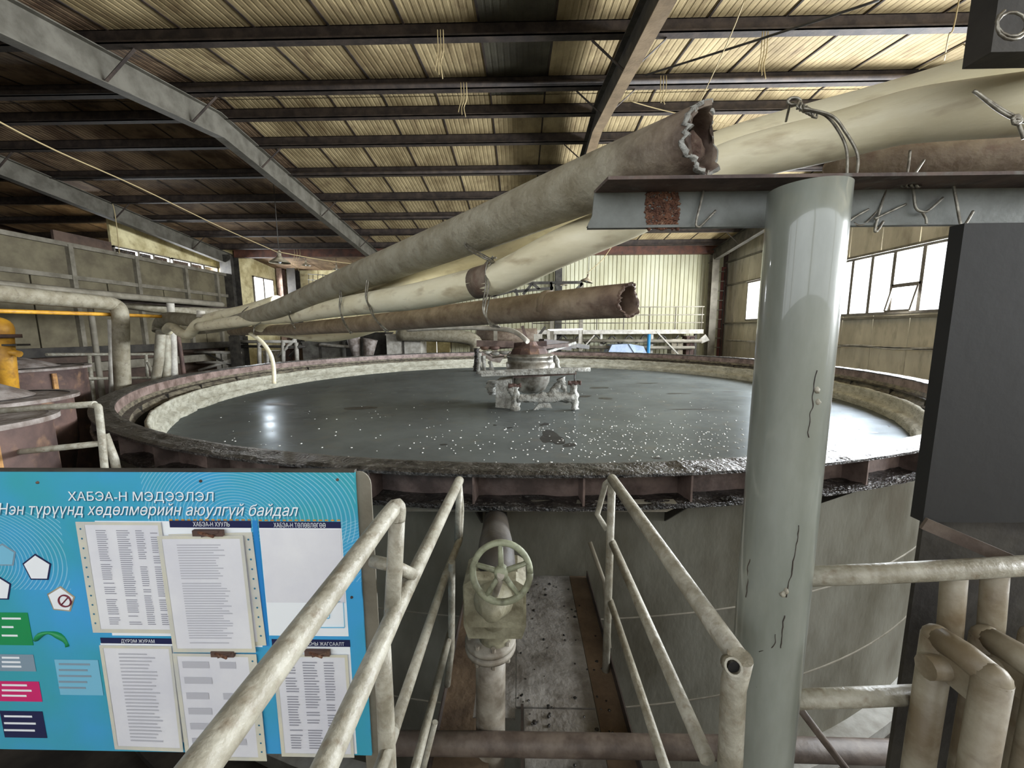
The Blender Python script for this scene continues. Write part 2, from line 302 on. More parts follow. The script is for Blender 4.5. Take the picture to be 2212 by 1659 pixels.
def text_geo(body, p0, width, height, yoff, shear=0, bold=0):
    """lettering as a flat mesh; each outline is filled on its own with the holes that lie in it"""
    cu = bpy.data.curves.new('t', 'FONT'); cu.body = body; cu.size = 1; cu.shear = shear; cu.offset = bold
    o = bpy.data.objects.new('t', cu); COL.objects.link(o); dg = bpy.context.evaluated_depsgraph_get(); c2 = o.to_curve(dg); loops = []
    for sp in c2.splines:
        b = sp.bezier_points; n = len(b); L = []
        if n:
            for k in range(n):
                q, r = b[k], b[(k+1) % n]; P5 = [Vector((v.x, v.y, 0)) for v in mgeo.interpolate_bezier(q.co, q.handle_right, r.handle_left, r.co, 5)]; ch = P5[-1]-P5[0]
                if ch.length < 1e-5: continue
                dev = max(abs((v-P5[0]).cross(ch).z)/ch.length for v in P5); L += [P5[0]] if dev < .002 else P5[:-1]
        else: L = [Vector((p.co.x, p.co.y, 0)) for p in sp.points]
        if len(L) > 2: loops.append((L, sum(L[k].x*L[(k+1) % len(L)].y-L[(k+1) % len(L)].x*L[k].y for k in range(len(L)))/2))
    bpy.data.objects.remove(o); g = G()
    if not loops: return g
    xs = [v.x for l, a in loops for v in l]; ys = [v.y for l, a in loops for v in l]; x0, x1, y0, y1 = min(xs), max(xs), min(ys), max(ys)
    def inside(p, L):
        c = False
        for k in range(len(L)):
            a, b = L[k], L[k-1]
            if (a.y > p.y) != (b.y > p.y) and p.x < (b.x-a.x)*(p.y-a.y)/(b.y-a.y)+a.x: c = not c
        return c
    def hole(h, b): return any((a > 0) != (b > 0) and abs(a) > abs(b) and inside(h[0], L) for L, a in loops)
    for L, a in loops:
        if hole(L, a): continue
        hs = [h for h, b in loops if (b > 0) != (a > 0) and abs(b) < abs(a) and inside(h[0], L)]; allp = [v for q in [L]+hs for v in q]
        tr = mgeo.tessellate_polygon([L]+hs)
        g.add([(p0.x+(v.x-x0)/(x1-x0)*width, yoff, p0.z-height+(v.y-y0)/(y1-y0)*height) for v in allp], [tuple(t) for t in tr])
    return g
# ------------------------------------------------------------------ setting
XL, XR, YE, RIDGE = -13.1, 9.36, 18.5, 8.9
ZR, ZE = 6.45, 5.32                    # underside of roof sheets at ridge / far eave
def roof(y): return ZR-(RIDGE-y)*.135 if y < RIDGE else ZR-(y-RIDGE)*((ZR-ZE)/9.6)
g = G().box((-45, -30, -2.1), (45, 45, -1.8)); struct('floor', g, M_GROUND)
yd = struct('floor', G().box((9.6, -30, -1.8), (45, 45, -1.78)).box((-45, -30, -1.8), (9.6, -4.2, -1.78)), mat('bounce_yard', (170, 166, 156), (140, 134, 124), .9), 'unseen pale yard added to bounce daylight into the hall')  # unseen yard, made pale to bounce light up to the ceiling
ceil = struct('ceiling')
PW = 1.12
def roof_sheet(x, y0, y1, rib=10):
    g = G(); w_ = PW-.035; cols = []
    for k in range(rib):
        a = x+w_*k/rib; b = w_/rib
        cols += [(a, 0), (a+b*.62, 0), (a+b*.70, .004), (a+b*.92, .004)]
    cols.append((x+w_, 0)); cols = [(a, -.0+h) for a, h in cols]
    v = [(a, y0, roof(y0)+h) for a, h in cols]+[(a, y1, roof(y1)+h) for a, h in cols]; n = len(cols)
    g.add(v, [(i, i+1, i+1+n, i+n) for i in range(n-1)])
    g.add([(x, y0, roof(y0)+.09), (x+w_, y0, roof(y0)+.09), (x+w_, y1, roof(y1)+.09), (x, y1, roof(y1)+.09)], [(0, 1, 2, 3)])
    g.add([(x, y0, roof(y0)), (x, y0, roof(y0)+.09), (x, y1, roof(y1)+.09), (x, y1, roof(y1)), (x+w_, y0, roof(y0)), (x+w_, y0, roof(y0)+.09), (x+w_, y1, roof(y1)+.09), (x+w_, y1, roof(y1))], [(0, 1, 2, 3), (4, 7, 6, 5)])
    return g
sheets = {}
M_SEAM = mat('seam_rust', (62, 48, 36), (34, 26, 20), .85, scale=5)
x = 9.5-PW; k = 0
while x > -20.6:
    far_m = M_ROOFB if x < -6.9 else M_ROOF
    near_m = M_ROOFD if k == 8 else (M_ROOFB if x < -6.9 else M_ROOF)
    for key, (y0, y1), mm in (('n', (-2.6, RIDGE), near_m), ('f', (RIDGE+.02, 22.2 if x < -3.4 else 18.6), far_m)):
        sk = (key, y1, mm.name)
        if sk not in sheets:
            o = part('roof_panel', roof_sheet(0, y0, y1), mm, ceil); sheets[sk] = o.data; o.location = (x, 0, 0)
        else:
            o = bpy.data.objects.new('roof_panel', sheets[sk]); COL.objects.link(o); o.parent = ceil; o.location = (x, 0, 0)
    for y0, y1 in ((-2.6, RIDGE), (RIDGE, 18.5)): part('seam_strip', G().prism([(x-.034, y0, roof(y0)+.004), (x-.001, y0, roof(y0)+.004), (x-.001, y0, roof(y0)-.012), (x-.034, y0, roof(y0)-.012)], (0, y1-y0, roof(y1)-roof(y0))), M_SEAM, ceil)
    x -= PW; k += 1
gb = G().box((-21.6, -2.6, 6.62), (9.6, 22.4, 6.66))
part('outer_skin', gb, M_ROOFD, ceil)
for i, y in enumerate([0., 1.6, 3.2, 4.85, 6.5, 8.15, 9.2, 10.2, 11.6, 13.1, 14.6, 16.1, 17.6]):
    z = roof(y)-.005; g = G()
    g.box((-20.5, y-.02, z-.24), (9.3, y+.02, z)); g.box((-20.5, y-.12, z-.25), (9.3, y+.02, z-.235)); g.box((-20.5, y-.12, z-.25), (9.3, y-.105, z-.21)); g.box((-20.5, y-.02, z-.01), (9.3, y+.1, z+.004))
    part('purlin', g, M_STEELB, ceil)
    if i in (5, 8, 10): part('purlin_pipe', G().tube([(-20.4, y-.17, z-.21), (9.2, y-.17, z-.21)], .045, 8), M_STEELB, ceil)
# eave beam along the far side
part('eave_beam', G().box((-12.9, 18.2, 4.95), (9.3, 18.42, 5.3)), mat('eave_brown', (96, 58, 42), (66, 42, 32), .7), ceil)
M_FRAME = mat('window_frame_grey', (120, 114, 104), (90, 84, 76), .6, scale=4)
# right wall : panels, girts
wr = struct('wall_right')
def wall_panel_x(y0, y1, z0, z1):
    g = G(); g.box((XR, y0+.01, z0), (XR+.08, y1-.01, z1)); return g
holes = [(5.9, 12.8), (14.25, 17.05), (-1.0, 5.2)]
y = -2.2
while y < 22:
    y1 = y+1.0
    inh = any(a-.01 < (y+y1)/2 < b for a, b in holes)
    zt = roof(min(y1, 18.6))+.05
    if inh:
        part('wall_panel', wall_panel_x(y, y1, -1.8, 1.98), M_WALLR, wr); part('wall_panel', wall_panel_x(y, y1, 3.55, zt), M_WALLR, wr)
    else: part('wall_panel', wall_panel_x(y, y1, -1.8, zt), M_WALLR, wr)
    y = y1
# (solid jambs between the panel grid and the window openings)
for a, b in ((5.8, 5.9), (12.8, 12.85), (17.05, 17.8), (13.8, 14.25)): pass
for z in (1.90, 3.58, .35, 4.6): part('wall_girt', G().box((XR-.10, -2, z-.03), (XR-.01, 18.6, z+.03)), M_STEELG, wr)
part('wall_base_skirt', G().box((XR-.05, -2, -1.8), (XR-.005, 18.6, .1)), M_RED, wr)
def window_x(name, y0, y1, mull, z0=1.98, z1=3.55, xx=None, opener=None, sgn=1):
    X0 = XR if xx is None else xx; w_ = struct(name); g = G(); fm = M_FRAME
    fg = G(); fg.box((X0-.03, y0, z0), (X0+.06, y1, z0+.06)); fg.box((X0-.03, y0, z1-.06), (X0+.06, y1, z1)); fg.box((X0-.03, y0, z0), (X0+.06, y0+.05, z1)); fg.box((X0-.03, y1-.05, z0), (X0+.06, y1, z1))
    part('window_frame', fg, fm, w_)
    for m_ in mull: part('mullion', G().box((X0-.03, m_-.045, z0+.05), (X0+.05, m_+.045, z1-.05)), fm, w_)
    ed = [y0+.05]+sorted(mull)+[y1-.05]
    for a, b in zip(ed[:-1], ed[1:]): part('pane', G().box((X0+.01, a+.02, z0+.06), (X0+.016, b-.02, z1-.06)), M_GLASS, w_)
    if opener:
        a, b = opener; zc = z0+.70; part('transom', G().box((X0-.03, a, zc-.03), (X0+.05, b, zc+.03)), fm, w_)
        og = G(); t = .16
        for p, q in (((X0-.03, a+.04, zc-.04), (X0-.03, b-.04, zc-.04)), ((X0-t, a+.04, z0+.07), (X0-t, b-.04, z0+.07)), ((X0-.03, a+.04, zc-.04), (X0-t, a+.04, z0+.07)), ((X0-.03, b-.04, zc-.04), (X0-t, b-.04, z0+.07))): og.bar(p, q, .045, .045)
        part('open_casement', og, fm, w_)
    return w_
window_x('window_1', 5.8, 12.8, [6.7, 7.6, 8.9, 9.62, 10.35, 10.98, 11.6, 12.2], opener=(9.62, 10.35))
window_x('window_2', 13.8, 16.8, [14.8, 15.85])
window_x('window_3', -1.2, 4.8, [-.2, .8, 1.8, 2.8, 3.8])
# far wall : corrugated sheets
wf = struct('wall_far')
def corr(x0, n, yw, z0, z1, mm, par, nm='corrugated_sheet', pitch=.19):
    g = G(); c = []
    for k in range(n):
        a = x0+k*pitch; c += [(a, 0), (a+.12*pitch/.19, 0), (a+.135*pitch/.19, .03), (a+.175*pitch/.19, .03)]
    c.append((x0+n*pitch-.006, 0)); m_ = len(c)
    v = [(a, yw-.0+h, z0) for a, h in c]+[(a, yw+h, z1) for a, h in c]; g.add(v, [(i, i+1, i+1+m_, i+m_) for i in range(m_-1)])
    part(nm, g, mm, par)
x = -3.2
while x < 9.0: corr(x, 5, YE, .2, 5.35, M_WALLF, wf); x += .95
x = XL+.01
while x < -4.3:
    part('wall_panel', G().box((x+.01, 21.9, -1.8), (x+1.04, 21.98, 5.3)), M_WALLF2, wf); x += 1.06
part('wall_panel', G().box((-3.3, 18.5, -1.8), (-3.24, 21.9, 5.3)), M_WALLF2, wf)
part('lower_wall', G().box((-3.3, 18.55, -1.8), (9.4, 18.62, 5.3)), M_PARTD, wf)
for z in (3.5, 1.9): part('wall_girt', G().box((-13, 21.8, z-.04), (-3.3, 21.89, z+.04)), M_STEELG, wf)
wb = struct('wall_back')  # unseen wall, added solid below to cut the light from behind
part('wall_panel', G().box((-13.9, -2.7, -1.8), (9.4, -2.6, 1.9)), M_WALLR, wb)
for x_ in (-13.9, -9.3, -4.7, -.1, 4.6, 9.2): part('wall_post', G().box((x_-.12, -2.7, 1.9), (x_+.12, -2.6, 5.0)), M_WALLR, wb)
part('lintel', G().box((-13.9, -2.7, 4.5), (9.4, -2.6, 6.6)), M_WALLR, wb)
# left partition and the outer wall beyond it
wl = struct('wall_left'); ztop = AX(150, 530, XL).z
ys = [2.0, 3.9, 5.8, 7.7, 9.6, 11.6, 13.6, 15.6, 17.2, 18.3]
part('top_rail', G().box((XL-.02, 2, ztop-.06), (XL+.10, 18.4, ztop+.06)), M_STEELG, wl)
part('middle_rail', G().box((XL-.02, 2, 3.15), (XL+.10, 18.4, 3.27)), M_STEELG, wl)
part('bottom_beam', G().box((XL-.1, 2, .95), (XL+.2, 18.4, 1.2)), M_DARKM, wl)
part('lower_beam', G().box((XL-.1, 2, .45), (XL+.25, 18.4, .72)), M_STEELG, wl)
for a, b in zip(ys[:-1], ys[1:]):
    part('partition_panel', G().box((XL-.04, a+.03, 3.27), (XL+.0, b-.03, ztop)), M_PART, wl)
    m_ = (a+b)/2
    part('partition_panel', G().box((XL-.04, a+.03, 1.2), (XL, m_-.02, 3.15)), M_PARTD if a < 6 else M_PART, wl)
    part('partition_panel', G().box((XL-.04, m_+.02, 1.2), (XL, b-.03, 3.15)), M_PARTR if 5 < a < 7 else (M_PARTD if a < 5 else M_PART), wl)
    part('partition_post', G().box((XL, a-.06, 1.2), (XL+.12, a+.06, ztop)), M_STEELG, wl)
part('outer_panel', G().box((XL-.04, 18.4, -1.8), (XL, 19.6, 5.3)), M_WALLF2, wl)
part('outer_panel', G().box((XL-.04, 21.2, -1.8), (XL, 21.9, 5.3)), M_WALLF2, wl)
part('outer_panel', G().box((XL-.04, 19.6, 4.35), (XL, 21.2, 5.3)), M_WALLF2, wl)
part('outer_panel', G().box((XL-.04, 19.6, -1.8), (XL, 21.2, 3.0)), M_WALLF2, wl)
window_x('window_4', 19.6, 21.2, [20.4], 3.0, 4.35, XL)
wo = struct('wall_outer_left'); XO = -13.9; za, zb = 4.1, 4.56
part('wall_panel', G().box((XO-.08, -2.6, -1.8), (XO, 18.5, za)), M_PARTD, wo)
part('wall_panel', G().box((XO-.08, 13.7, zb), (XO, 18.5, 6.6)), M_WALLF2, wo)
part('wall_panel', G().box((-20.7, -2.6, -1.8), (-20.6, 18.5, 6.6)), M_PARTD, wo)
part('wall_panel', G().box((-20.7, 18.5, -1.8), (-13.95, 18.56, 6.6)), M_PARTD, wo); part('wall_panel', G().box((-20.7, -2.7, -1.8), (-13.95, -2.6, 6.6)), M_PARTD, wo)
part('wall_panel', G().box((XO-.08, 12.0, za), (XO, 13.7, zb+.1)), M_PARTD, wo)
part('wall_panel', G().box((XO-.08, 18.42, -1.8), (XL, 18.5, 6.6)), M_WALLF2, wo)
window_x('window_5', 13.7, 15.9, [14.6, 15.2], za, zb, XO); window_x('window_6', 16.0, 18.4, [16.9, 17.6], za, zb, XO)
# walkway plates and the platform under the viewer
fw = struct('floor_walkway')
def plate(x0, x1, y0, y1, mm, z=0): part('floor_plate', G().box((x0, y0, z-.012), (x1, y1, z)), mm, fw)
plate(-.02, .32, 1.50, 2.42, M_PLATE); plate(.323, .43, 1.2, 2.42, M_PLATEB); plate(-.33, -.2, 1.2, 2.42, M_PLATEB); plate(-.2, -.023, 1.45, 2.42, M_PLATE)
plate(.015, .32, 1.16, 1.495, M_PLATE, -.004); plate(-.2, -.12, 1.16, 1.447, M_PLATEB)
part('side_angle', G().box((.43, 1.16, -.05), (.436, 2.4, .05)), M_STEELB, fw); part('side_angle', G().box((-.336, 1.16, -.05), (-.33, 2.4, .05)), M_STEELB, fw)
part('underframe', G().box((-.33, 1.16, -.12), (-.29, 2.4, -.013)), M_STEELP, fw); part('underframe', G().box((.39, 1.16, -.12), (.43, 2.4, -.013)), M_STEELP, fw)
part('notch_edge', G().box((.0, 1.16, -.03), (.012, 1.5, .015)), M_STEELB, fw)
part('light_block_wall', G().box((-13.8, -.6, -1.8), (9.3, -.5, -.15)), M_PLATE, fw); part('light_block_slab', G().box((-13.8, -4, -.15), (-4.01, -.5, 0)).box((4.01, -4, -.15), (9.3, -.5, 0)), M_PLATE, fw); part('platform_slab', G().box((-4, -4, -.15), (4, 1.14, 0)), M_PLATE, fw)  # unseen wall and slabs, added to keep light out of the space below
gd = G()
for i in range(70): gd.blob((random.uniform(-.02, .40), random.uniform(1.25, 2.38), .001), random.uniform(.003, .010), .5)
part('floor_debris', gd, M_GUNK, fw, kind='stuff')
gd = G()
for i in range(70):
    q = AZ(random.uniform(1600, 1905), random.uniform(1540, 1659), -1.8); gd.blob(q+Vector((0, 0, .01)), random.uniform(.02, .09), .5)
solo('ground_rubble', gd, M_GROUND, 'grey rubble and crumbs on the ground at the foot of the big tank', 'rubble', kind='stuff')
# ------------------------------------------------------------------ steel frame of the hall
def rtop(y): return roof(y)-.25
def rafter(X, label, y0, y1, colm=True, m=M_RAFT, mu=M_RAFT):
    t = thing('steel_rafter', label, 'beam', (X, RIDGE, rtop(RIDGE)))
    for a, b in ((y0, RIDGE), (RIDGE, y1)):
        za_, zb_ = rtop(a), rtop(b)
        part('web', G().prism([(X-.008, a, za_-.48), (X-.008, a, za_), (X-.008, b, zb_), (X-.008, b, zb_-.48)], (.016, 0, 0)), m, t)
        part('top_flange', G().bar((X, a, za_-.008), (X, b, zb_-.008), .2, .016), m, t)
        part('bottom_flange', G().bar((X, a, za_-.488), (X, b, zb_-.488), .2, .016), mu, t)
    for y in (4.85, 6.5, 8.15, 10.2, 13.1, 16.1):
        if y0 < y < y1:
            for sgn in (-1, 1): part('fly_brace', G().bar((X+sgn*.55, y, roof(y)-.26), (X+sgn*.03, y, rtop(y)-.46), .05, .01), M_STEELB, t)
    return t
rafter(-6.38, 'grey steel rafter crossing the upper left of the roof, longest in view', 1.0, YE)
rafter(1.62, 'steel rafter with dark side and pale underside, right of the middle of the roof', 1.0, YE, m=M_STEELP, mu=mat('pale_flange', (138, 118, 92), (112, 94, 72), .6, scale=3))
rafter(XL, 'dim grey rafter above the olive partition at far left', 3, YE)
rafter(8.55, 'dark rafter in the far right corner above the corrugated wall', 10, YE, m=M_STEELP)
def hcol(X, Y, z0, z1, label, m, wd=.3):
    t = thing('steel_column', label, 'column', (X, Y, z0))
    part('web', G().box((X-.01, Y-wd/2, z0), (X+.01, Y+wd/2, z1)), m, t)
    part('flange', G().box((X-wd/2, Y-wd/2-.012, z0), (X+wd/2, Y-wd/2, z1)), m, t); part('flange', G().box((X-wd/2, Y+wd/2, z0), (X+wd/2, Y+wd/2+.012, z1)), m, t)
hcol(8.55, 18.1, -1.8, 4.9, 'grey steel column in the far right corner of the hall', M_STEELG)
hcol(1.72, 18.1, -1.8, 4.9, 'dark column against the corrugated wall behind the hanging lamp', M_STEELP)
hcol(XL+.1, 18.0, -1.8, 5.0, 'dark column at the right end of the olive partition', M_STEELP, .5)
hcol(-12.85, 21.6, -1.8, 5.0, 'slim dusty pink column in the far left corner', mat('pinkish_col', (176, 150, 136), (120, 96, 84), .7))
hcol(-12.2, 21.65, -1.8, 5.0, 'very dark column beside the pink one in the far left corner', M_DARKM, .45)
q = AX(1560, 640, 9.2); hcol(9.15, q.y, -1.8, 4.4, 'reddish brown post beside the far right corner column', M_RED, .2)
# ladder like rungs between them
t = thing('cable_ladder', 'narrow rack of rungs between corner column and red post', 'ladder', (8.9, 18.2, .5))
part('stile', G().box((8.75, 18.25, -1.8), (8.79, 18.29, 4.3)), M_DARKM, t); part('stile', G().box((9.1, 18.25, -1.8), (9.14, 18.29, 4.3)), M_DARKM, t)
for k in range(9): part('rung', G().box((8.79, 18.25, .8+k*.42), (9.1, 18.28, .84+k*.42)), M_STEELG, t)
# ------------------------------------------------------------------ the tank
TC = Vector((.14, 8.92, 0)); R0 = 6.8; zr = .8
tank = thing('thickener_tank', 'huge round steel tank of dark slurry with black wet rim', 'tank', (TC.x, TC.y, -1.8))
S = 200
part('wall', G().lathe([(6.50, -1.8), (6.50, .50), (6.64, .60)], TC, S), M_TANK, tank)
part('inner_wall', G().lathe([(6.49, .485), (6.49, -.2)], TC, S), M_GUNK, tank)
part('foot_ring', G().lathe([(6.50, -1.62), (6.66, -1.62), (6.66, -1.8)], TC, S, smooth=False), mat('pale_foot', (176, 176, 172), (140, 138, 130), .7), tank)
part('base_plinth', G().lathe([(6.66, -1.74), (7.0, -1.74), (7.0, -1.8)], TC, S, smooth=False), M_GROUND, tank)
for z in (-.32, -1.0): part('weld_seam', G().lathe([(6.50, z-.006), (6.508, z), (6.50, z+.006)], TC, S), M_STEELG, tank)
part('upright_band', G().lathe([(6.64, .60), (6.64, .79)], TC, S), M_PINK, tank, 'pinkish band under the black rim')
part('inner_band', G().lathe([(6.61, .79), (6.60, .66)], TC, S), mat('inner_pink', (150, 130, 122), (104, 86, 78), .6, scale=5, c3=(70, 56, 50)), tank, 'pinkish inner face of the outer rim')
part('inner_shelf', G().lathe([(6.60, .66), (6.585, .62), (6.53, .55), (6.49, .485)], TC, S, wob=.006), mat('grimy_shelf', (132, 124, 104), (74, 66, 56), .6, scale=7, stretch=(1, 1, 3), c3=(44, 38, 34), bump=.5), tank)
part('launder_floor', G().lathe([(6.49, .10), (6.34, .10)], TC, S), M_GUNK, tank)
# rim flange, slightly lumpy
def ring_lumpy(prof, amp, fr, n=620):
    g = G(); k = len(prof); v = []
    for i in range(n):
        a = 2*PI*i/n; c, s_ = math.cos(a), math.sin(a)
        for (r, z, w_) in prof:
            nz = noise.noise(Vector((c*r*fr, s_*r*fr, z*20)))*amp*w_; v.append((TC.x+c*(r+nz*.5), TC.y+s_*(r+nz*.5), z+nz))
    g.add(v, [(i*k+j, ((i+1) % n)*k+j, ((i+1) % n)*k+(j+1) % k, i*k+(j+1) % k) for i in range(n) for j in range(k)], False); return g
part('rim_flange', ring_lumpy([(6.60, .785, 0), (6.60, .805, .6), (6.64, .812, 1), (6.70, .808, 1), (6.76, .81, 1), (6.80, .802, .3), (6.80, .785, 0)], .012, 9), M_RIM, tank)
part('lower_ledge', ring_lumpy([(6.5, .60, 0), (6.64, .615, .6), (6.70, .618, 1), (6.76, .622, 1), (6.80, .615, .5), (6.80, .590, .4)], .022, 11), M_GUNK, tank)
rb = None
for k in range(68):
    a = 2*PI*(k+.35)/68; c, s_ = math.cos(a), math.sin(a)
    if s_ > .45: continue
    e = Vector((c, s_, 0)); tn = Vector((-s_, c, 0))*.006
    p = TC+e*6.64; q = TC+e*6.785
    part('stiffener', G().prism([p-tn+Vector((0, 0, .60)), q-tn+Vector((0, 0, .60)), q-tn+Vector((0, 0, .79)), p-tn+Vector((0, 0, .79))], tn*2), M_PINK, tank)
    if k % 2 == 0:
        p = TC+e*6.50; q = TC+e*6.79; h = Vector((0, 0, 1)); part('gusset', G().prism([p-tn+h*.60, q-tn+h*.60, p-tn+h*.36], tn*2), M_STEELP, tank)
# inner weir with crust
def weir():
    g = G(); n = 520; prof = [(6.38, .30, 0), (6.38, .53, .3), (6.365, .548, 1), (6.335, .548, 1), (6.325, .52, .3), (6.322, .385, .3), (6.25, .37, .8), (6.225, .33, 1), (6.235, .15, 1)]; k = len(prof); v = []
    for i in range(n):
        a = 2*PI*i/n; c, s_ = math.cos(a), math.sin(a); notch = max(0, noise.noise(Vector((c*14, s_*14, 4)))-.30)*2.2; notch = min(notch, 1)
        for j, (r, z, w_) in enumerate(prof):
            nz = noise.noise(Vector((c*r*4, s_*r*4, j*.7)))*.016*w_+noise.noise(Vector((c*r*16, s_*r*16, j*.7)))*.008*w_
            r2 = r
            if j in (6, 7, 8): r2 = r+notch*.09
            v.append((TC.x+c*(r2+nz), TC.y+s_*(r2+nz), z+nz*.7-(notch*.05 if j in (6, 7) else 0)))
    g.add(v, [(i*k+j, ((i+1) % n)*k+j, ((i+1) % n)*k+j+1, i*k+j+1) for i in range(n) for j in range(k-1)], True); return g
part('weir_ring', weir(), M_WEIR, tank, 'pale crusted inner weir ring')
part('slab_bottom', G().lathe([(0, .1), (6.4, .1)], TC, 48), M_DARKM, tank)
solo('slurry', G().lathe([(0, .235), (3, .235), (6.30, .235)], TC, 128), M_SLURRY, 'dark grey liquid slurry filling the round tank', 'slurry')
gf = G()
for i in range(620):
    x_ = random.gauss(1400, 190); y_ = random.triangular(835, 1012, 960)
    if random.random() < .25: x_ = random.uniform(450, 1500)
    q = AZ(x_, y_, .236)
    if (q-TC-Vector((0, 0, .236))).length > 6.1 or q.y < 2.75: continue
    gf.blob(q, random.uniform(.007, .016)*(1 if y_ > 900 else .9), .45, 6, 3, .25)
solo('foam_flecks', gf, M_FOAM, 'tiny white bubbles scattered over the dark slurry', 'foam', kind='stuff')
gf = G()  # ripple patches and crumbs, drawn as flat dark shapes
for (x_, y_, rx, ry) in [(1178, 917, .07, .03), (1070, 918, .03, .012), (1100, 924, .05, .012), (1300, 838, .25, .05), (1258, 856, .16, .05), (1310, 862, .16, .05), (1235, 962, .1, .03), (1190, 942, .14, .10), (1470, 850, .25, .02), (960, 960, .05, .01), (780, 880, .3, .06), (610, 872, .3, .05), (1490, 884, .3, .02), (1400, 828, .3, .03), (1580, 846, .2, .02), (1420, 990, .05, .01), (1850, 965, .04, .01), (1800, 925, .06, .01), (1890, 935, .06, .01)]:
    for k in range(4):
        q = AZ(x_, y_, .2362)+Vector((random.uniform(-rx, rx)*.7, random.uniform(-ry, ry)*2, 0)); n = 14
        pts = []
        for j in range(n):
            a = 2*PI*j/n; rr = 1+.35*noise.noise(Vector((math.cos(a)*2, math.sin(a)*2, x_+k)))
            pts.append(q+Vector((math.cos(a)*rx*rr*.6, math.sin(a)*ry*2*rr, .0005*k)))
        gf.poly(pts)
solo('slurry_patches', gf, M_FLOAT, 'darker ripple patches and crumbs on the slurry', 'scum', kind='stuff')
# ------------------------------------------------------------------ rake drive in the tank
def CR(px, py, Y): return AY(px, py, Y)
b0 = AZ(1115, 886, .235); Yl = b0.y; Yd = Yl+.62
drv = thing('rake_drive', 'crusted rake drive standing in the slurry with bowl and plank', 'machine', (AY(1170, 880, Yl).x, Yl, .235))
dc = AY(1146, 800, Yd)
def zat(py, Y, px=1150): return AY(px, py, Y).z
cx = dc.x; s_ = Yd/F
part('bowl', G().lathe([(.0, zat(850, Yd)), (.16, zat(848, Yd)), (.28, zat(840, Yd)), (.35, zat(824, Yd)), (.37, zat(806, Yd)), (.37, zat(796, Yd))], (cx, Yd, 0), 36), M_DRUM, drv)
part('drum', G().lathe([(.45, zat(798, Yd)), (.46, zat(783, Yd)), (.43, zat(781, Yd)), (.43, zat(773, Yd)), (.455, zat(771, Yd)), (.44, zat(766, Yd)), (.30, zat(762, Yd)), (0, zat(761, Yd))], (cx, Yd, 0), 40), M_DRUM, drv)
part('motor_mount', G().lathe([(.36, zat(764, Yd)), (.30, zat(752, Yd)), (.16, zat(746, Yd)), (.12, zat(738, Yd)), (0, zat(737, Yd))], (cx-.02, Yd, 0), 12, smooth=False), M_RUSTD, drv)
pk = [AY(1036, 806, Yd-.62), AY(1238, 799, Yd-.62)]
part('plank', G().bar(pk[0], pk[1], .14, .075).bar(AY(1040, 810, Yd-.70), AY(1242, 803, Yd-.70), .05, .05), M_CRUST, drv)
part('plank_bar', G().tube([AY(1200, 800, Yd-.6), AY(1275, 798, Yd-.6)], .035, 8), M_CRUST, drv)
part('cross_channel', G().bar(AY(1108, 814, Yl+.1), AY(1244, 806, Yl+.1), .1, .04), M_PINK, drv)
def crust_leg(px0, py0, px1, py1, r0, r1, Y=Yl, m=M_CRUST, seg=12, n=14):
    p0, p1 = AY(px0, py0, Y), AY(px1, py1, Y); g = G(); g.tube([p0.lerp(p1, i/n) for i in range(n+1)], [r0+(r1-r0)*i/n for i in range(n+1)], seg, wob=.9); return g
part('leg', crust_leg(1112, 835, 1113, 890, .06, .075), M_CRUST, drv)
part('leg', crust_leg(1240, 828, 1242, 884, .06, .06), M_CRUST, drv)
part('leg', crust_leg(1062, 822, 1062, 852, .09, .08, Yd+.3), M_CRUST, drv)
part('cross_tube', crust_leg(1118, 862, 1240, 856, .065, .075), M_CRUST, drv)
part('crust_skirt', G().prism([AY(1172, 862, Yl), AY(1150, 889, Yl), AY(1160, 884, Yl), AY(1175, 880, Yl), AY(1193, 882, Yl), AY(1184, 862, Yl)], (0, .06, 0)), M_CRUST, drv)
part('diagonal_strut', crust_leg(1186, 856, 1216, 822, .05, .07), M_CRUST, drv)
part('diagonal_strut', crust_leg(1212, 816, 1222, 846, .07, .03), M_CRUST, drv)
part('diagonal_strut', crust_leg(1118, 860, 1100, 838, .06, .05), M_CRUST, drv)
part('side_casing', G().prism([AY(1072, 822, Yl+.25), AY(1104, 818, Yl+.25), AY(1108, 886, Yl+.1), AY(1070, 880, Yl+.25)], (.05, .5, 0)), M_CRUST, drv)
for px, py in ((1112, 833), (1241, 828)): part('hinge_head', crust_leg(px-14, py, px+14, py-1, .035, .03, Yl-.02), M_RUSTD, drv)
for px, py in ((1108, 814), (1241, 806)): part('hanger_rod', G().tube([AY(px, py, Yl), AY(px, py+22, Yl)], .012, 6), M_STEELP, drv)
# junk and bridge steelwork on top of the drive
for i, (a, b, c_, d, wd, mm) in enumerate([(1030, 742, 1110, 744, .12, M_PINK), (1040, 750, 1180, 742, .10, M_RUSTD), (1150, 752, 1225, 745, .07, M_PINK), (1180, 760, 1240, 740, .05, M_CRUST), (1170, 742, 1230, 748, .18, M_STEELB)]):
    part('bridge_beam', G().bar(AY(a, b, Yd+.1*i), AY(c_, d, Yd+.25*i), .12, wd), mm, drv)
for i, (px, py) in enumerate([(1048, 752), (1068, 752), (1052, 762), (1070, 764), (1090, 762)]):
    p = AY(px, py, Yd-.1); part('clamp_plate', G().lathe([(0, .03), (.09, .03), (.10, 0), (.06, -.03), (0, -.04)], p, 12), M_CRUST if i > 1 else M_RUSTD, drv)
part('bent_sheet', G().prism([AY(1040, 762, Yd-.3), AY(1062, 775, Yd-.3), AY(1088, 772, Yd-.3), AY(1080, 784, Yd-.3), AY(1058, 780, Yd-.3)], (0, .3, .02)), M_LID, drv)
